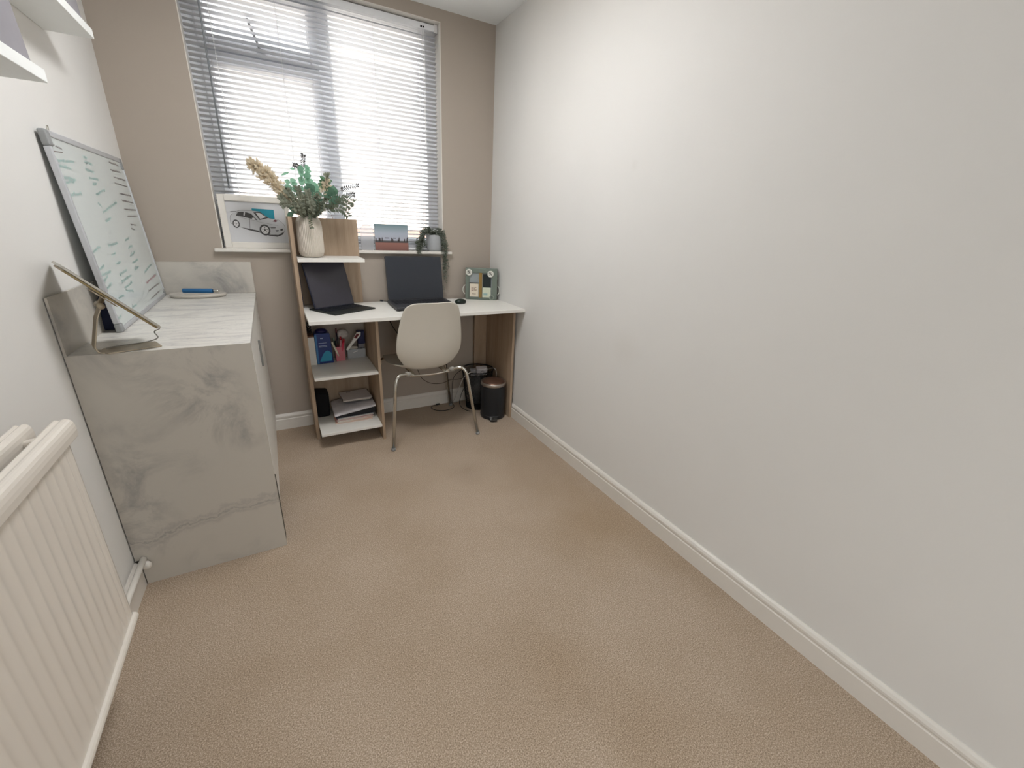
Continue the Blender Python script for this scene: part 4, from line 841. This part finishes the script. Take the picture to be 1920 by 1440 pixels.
p0 = Vector((.333, 2.628, S1+.062)); b.prism([p0+sd*.007, p0-sd*.007, p0-sd*.010+dr*.075, p0-sd*.017+dr*.125, p0+sd*.0+dr*.14, p0+sd*.013+dr*.12, p0+sd*.009+dr*.075], (0, .013, 0)); b.build('body', whiteb, rc, bevel=.003, seg=3)
MB().prism([p0-sd*.012+dr*.088, p0-sd*.013+dr*.118, p0+sd*.001+dr*.124, p0+sd*.002+dr*.09], (0, -.001, 0)).build('red_window', mat('dark_red', (110,24,28), .4), rc)
solo(MB().box((.405, 2.655, S1+.0885), (.448, 2.695, S1+.17)), 'ink_box', mat('dark_indigo', (26,28,74), .5), 'dark indigo box standing behind the white gadget against the divider', 'box', bevel=.004)
solo(MB().box((.405, 2.66, S1+.059), (.440, 2.694, S1+.088)), 'charger_block', mat('charger_grey', (120,118,122), .5), 'grey block in the organiser box under the indigo box', 'charger', bevel=.003)

# ------------------------------------------------------------------ bottom shelf
S0 = .1002
b = MB().prism([(.122, 2.585, S0), (.196, 2.585, S0), (.200, 2.585, S0+.150), (.122, 2.585, S0+.160)], (0, .11, 0))
solo(b, 'fabric_bag', mat('black_fabric', (10,10,12), .9, var=.2), 'black fabric bag at the left of the bottom desk shelf', 'bag', bevel=.012, seg=4)
def book(x0, y0, w_, d_, z, h, rot, cover, page, name, label, cat, group=None, rough=.5):
    t = empty(name, (x0+w_/2, y0+d_/2, z), label, cat, group)
    cc, ss = cos(rad(rot)), sin(rad(rot)); cx, cy_ = x0+w_/2, y0+d_/2
    def mk(a, c_, z0, z1): m_ = MB(); m_.M = Matrix(((cc,-ss,0,cx),(ss,cc,0,cy_),(0,0,1,0),(0,0,0,1))); return m_.box((-w_/2+a, -d_/2+c_, z0), (w_/2-a, d_/2-c_, z1))
    mk(0, 0, z, z+.0012).build('cover', cover, t); mk(.002, .0015, z+.0014, z+h-.0014).build('pages', page, t); mk(0, 0, z+h-.0012, z+h).build('cover', cover, t)
    return t
pg = mat('page_paper', (214,206,192), .8, var=.1, vscale=300)
z = S0
for i, (h, cv, lab) in enumerate(((.008, mat('mag_peach', (222,178,160), .35), 'peach magazine at the very bottom of the bottom-shelf pile'),
                   (.006, mat('mag_white', (226,220,212), .35), 'white magazine second from the bottom of the bottom-shelf pile'),
                   (.007, mat('mag_rose', (190,140,140), .35), 'dusky rose magazine third from the bottom of the bottom-shelf pile'),
                   (.008, mat('mag_grey', (170,170,176), .35), 'grey magazine just under the black folder in the pile'))):
    book(.212+.002*i, 2.452+.004*i, .212, .232, z, h, (-2, 3, -1, 2)[i], cv, pg, 'magazine', lab, 'magazine', 'magazines on the bottom shelf'); z += h+.0002
solo(MB().prism([(.212, 2.47, z), (.448, 2.475, z), (.448, 2.475, z+.036), (.39, 2.473, z+.034), (.30, 2.471, z+.022), (.212, 2.47, z+.006)], (0, .21, 0)), 'folder', mat('black_folder', (14,14,20), .5), 'thick black folder in the pile under the white plastic envelope', 'folder', bevel=.003)
b = MB(); n = 12; vs = []
zt = lambda u: z+.009+.034*(u**.8)+.004
for i in range(n+1):
    u = i/n; x = .205+.243*u
    for y, dz in ((2.455, .000), (2.452, .012), (2.47, .020), (2.56, .022), (2.68, .020)):
        vs.append((x, y, zt(u)+dz*(1 if u < .9 else .8)+.0025*noise.noise(Vector((x*30, y*30, 0)))))
fs = [(i*5+j, (i+1)*5+j, (i+1)*5+j+1, i*5+j+1) for i in range(n) for j in range(4)]
b.add(vs, fs); env = mat('plastic_white', (214,210,214), .35, var=.22, vscale=22)
solo(b, 'plastic_envelope', env, 'crinkled white plastic envelope draped over the black folder', 'envelope', smooth=True, solid=.001, sub=1)
zb = z+.070
book(.272, 2.53, .165, .145, zb, .014, -3, mat('book_black', (20,20,24), .5), pg, 'notebook', 'black covered notebook on top of the white plastic envelope', 'notebook')
nb = book(.268, 2.515, .168, .15, zb+.0145, .005, 4, mat('booklet_grey', (206,200,200), .6), pg, 'booklet', 'pale grey booklet with small dark mark topping the pile', 'booklet')
MB().box((.305, 2.64, zb+.0197), (.330, 2.650, zb+.0203)).build('cover_mark', mat('mark_dark', (70,60,60), .6), nb)

# ------------------------------------------------------------------ bins
PB = empty('pedal_bin', (1.212, 2.388, 0), 'small black pedal bin with copper lid beside the right desk panel', 'bin')
c = (1.220, 2.388, 0.006)
MB().lathe([(0,-.004),(.082,-.004),(.085,.008),(.085,.02),(.083,.024),(.083,.225),(.080,.23),(0,.23)], c, seg=48).build('body', mat('bin_black', (30,32,36), .32), PB, smooth=False, bevel=.001)
MB().lathe([(.084,.2305),(.0865,.232),(.0865,.250),(.084,.254),(.079,.2545),(.077,.232)], c, seg=48).build('rim', mat('rim_silver', (178,168,160), .3, metal=.8), PB, smooth=True)
MB().lathe([(0,.2735),(.03,.272),(.055,.266),(.072,.258),(.0785,.2525),(.0785,.246),(0,.245)][::-1], c, seg=48).build('lid', mat('copper_lid', (112,84,70), .35, metal=.5), PB, smooth=True)
b = MB().prism([(1.162, 2.322, .006), (1.214, 2.306, .006), (1.200, 2.272, .006), (1.156, 2.286, .006)], (0,0,.012)); b.build('pedal', black, PB, bevel=.003)
MB().prism([(1.157, 2.2865, .0185), (1.199, 2.2725, .0185), (1.212, 2.304, .027), (1.163, 2.320, .027)], (0,0,.001)).build('pedal_plate', chrome, PB)
WB = empty('wire_basket', (1.192, 2.583, 0), 'black mesh waste basket behind the pedal bin under the desk', 'basket')
c = Vector((1.192, 2.583, 0)); H_, rb, rt_ = .285, .080, .112
b = MB()
for i in range(72):
    for s_ in (1, -1):
        pts = []
        for j in range(6):
            t = j/5; r = rb+(rt_-rb)*t; a = 2*pi*i/72+s_*t*.9
            pts.append(c+Vector((r*cos(a), r*sin(a), .004+H_*t)))
        b.tube(pts, .0008, seg=3, cap=False)
b.build('mesh_wall', mat('wire_black', (24,24,26), .5, metal=.3), WB)
for z_, r_ in ((.006, rb), (.004+H_, rt_)):
    MB().tube([c+Vector((r_*cos(a), r_*sin(a), z_)) for a in (2*pi*i/40 for i in range(41))], .0042, seg=8, cap=False).build('rim', MATS['wire_black'], WB, smooth=True)
MB().lathe([(0,0),(rb,0),(rb,.003),(0,.003)], tuple(c+Vector((0,0,.0015))), seg=40).build('base_disc', MATS['wire_black'], WB)
# contents
b = MB(); random.seed(4)
for q in range(1): 
    b.ell((1.192, 2.583, .14), (.068, .068, .122), 28, 18)
for v_ in b.v: v_ += Vector((noise.noise(v_*28), noise.noise(v_*28+Vector((5,0,0))), noise.noise(v_*28+Vector((0,9,0)))))*.008
solo(b, 'plastic_bag', mat('grey_film', (96,98,100), .3, var=.45, vscale=26), 'crumpled grey plastic bag filling the mesh basket', 'bag', smooth=True)
ES = empty('socket_adapter', (1.19, 2.55, .27), 'white plug adapter with round socket on top in the mesh basket', 'adapter')
Rm = Matrix.Translation((1.195, 2.553, .282)) @ Matrix.Rotation(rad(-12), 4, 'Z') @ Matrix.Rotation(rad(18), 4, 'X')
b = MB(); b.M = Rm; b.box((-.028, -.02, -.026), (.050, .02, .030)); b.build('adapter_body', mat('adapter_white', (208,204,206), .45), ES, bevel=.005, seg=3)
b = MB(); b.M = Rm; b.tube([(.014+.012*cos(a), -.0205, .002+.012*sin(a)) for a in (2*pi*i/20 for i in range(21))], .002, seg=6, cap=False); b.build('socket_ring', mat('ring_grey', (130,128,134), .5), ES)
b = MB(); b.M = Rm; b.box((-.072, -.016, -.028), (-.030, .018, .014)); b.build('side_plug', mat('plug_grey', (168,168,172), .5), ES, bevel=.004)
wc = mat('white_cable', (206,204,198), .5)
solo(MB().tube([(1.15, 2.53, .285), (1.09, 2.49, .302), (1.055, 2.52, .26), (1.05, 2.58, .17), (1.045, 2.66, .05), (1.05, 2.70, .006), (1.09, 2.705, .006)], .003, seg=8, smooth=8), 'white_cable', wc, 'white cable looping from the mesh basket rim down to the floor', 'cable', smooth=True)
solo(MB().tube([(1.26, 2.57, .28), (1.285, 2.51, .305), (1.293, 2.488, .28), (1.296, 2.492, .23)], .002, seg=8, smooth=8), 'white_cable', wc, 'short white cable curling over the basket rim beside the copper lid', 'cable', smooth=True)
br = mat('brown_cable', (62,50,44), .5)
solo(MB().tube([(.70, 2.40, .404), (.735, 2.43, .33), (.80, 2.45, .28), (.88, 2.47, .262), (.95, 2.48, .275), (1.0, 2.50, .262), (1.07, 2.52, .262)], .002, seg=7, smooth=8), 'power_cable', br, 'thin brown cable sagging behind the chair legs towards the mesh basket', 'cable', smooth=True)
solo(MB().tube([(.60, 2.672, .68), (.625, 2.66, .62), (.66, 2.65, .56), (.69, 2.64, .50), (.70, 2.60, .45)], .0028, seg=7, smooth=8), 'power_cable', black, 'black cable hanging from the desk back behind the chair shell', 'cable', smooth=True)
fc = empty('floor_cable', (.92, 2.62, 0), 'black cable with plug looped on the carpet behind the chair', 'cable')
MB().tube([(.925, 2.704, .004), (.885, 2.695, .004), (.868, 2.665, .004), (.885, 2.62, .004), (.94, 2.59, .004), (1.0, 2.60, .004), (1.032, 2.64, .004), (1.038, 2.695, .01), (1.04, 2.698, .10), (1.04, 2.66, .22), (1.075, 2.60, .292)], .0023, seg=7, smooth=8).build('cord', black, fc, smooth=True)
MB().tube([(.920, 2.704, .0065), (.945, 2.708, .0065)], .0062, seg=10).build('plug', black, fc, smooth=True)
solo(MB().tube([(1.10, 2.50, .29), (1.075, 2.50, .24), (1.05, 2.55, .12), (1.06, 2.60, .03), (1.075, 2.56, .004), (1.10, 2.505, .004)], .0022, seg=7, smooth=8), 'power_cable', black, 'black cable draped down the outside of the mesh basket', 'cable', smooth=True)

# ------------------------------------------------------------------ added ceiling fill light, out of view, stands in for window light
cl = empty('ceiling_fill', (.36, 1.60, ZC), 'added round fill light on the ceiling, out of view, standing in for window light', 'light')
MB().lathe([(.26,-.0), (.26,-.03), (.25,-.035), (.25,-.0)], (.36, 1.60, ZC-.001), seg=48).build('housing', gloss, cl)
em = bpy.data.materials.new('fill_diffuser'); em.use_nodes = True; eb = em.node_tree.nodes['Principled BSDF']
eb.inputs['Emission Color'].default_value = (.985, .99, 1, 1); eb.inputs['Emission Strength'].default_value = 15.0
MB().lathe([(0,-.032), (.249,-.032), (.249,-.028), (0,-.028)], (.36, 1.60, ZC-.001), seg=48).build('diffuser', em, cl)
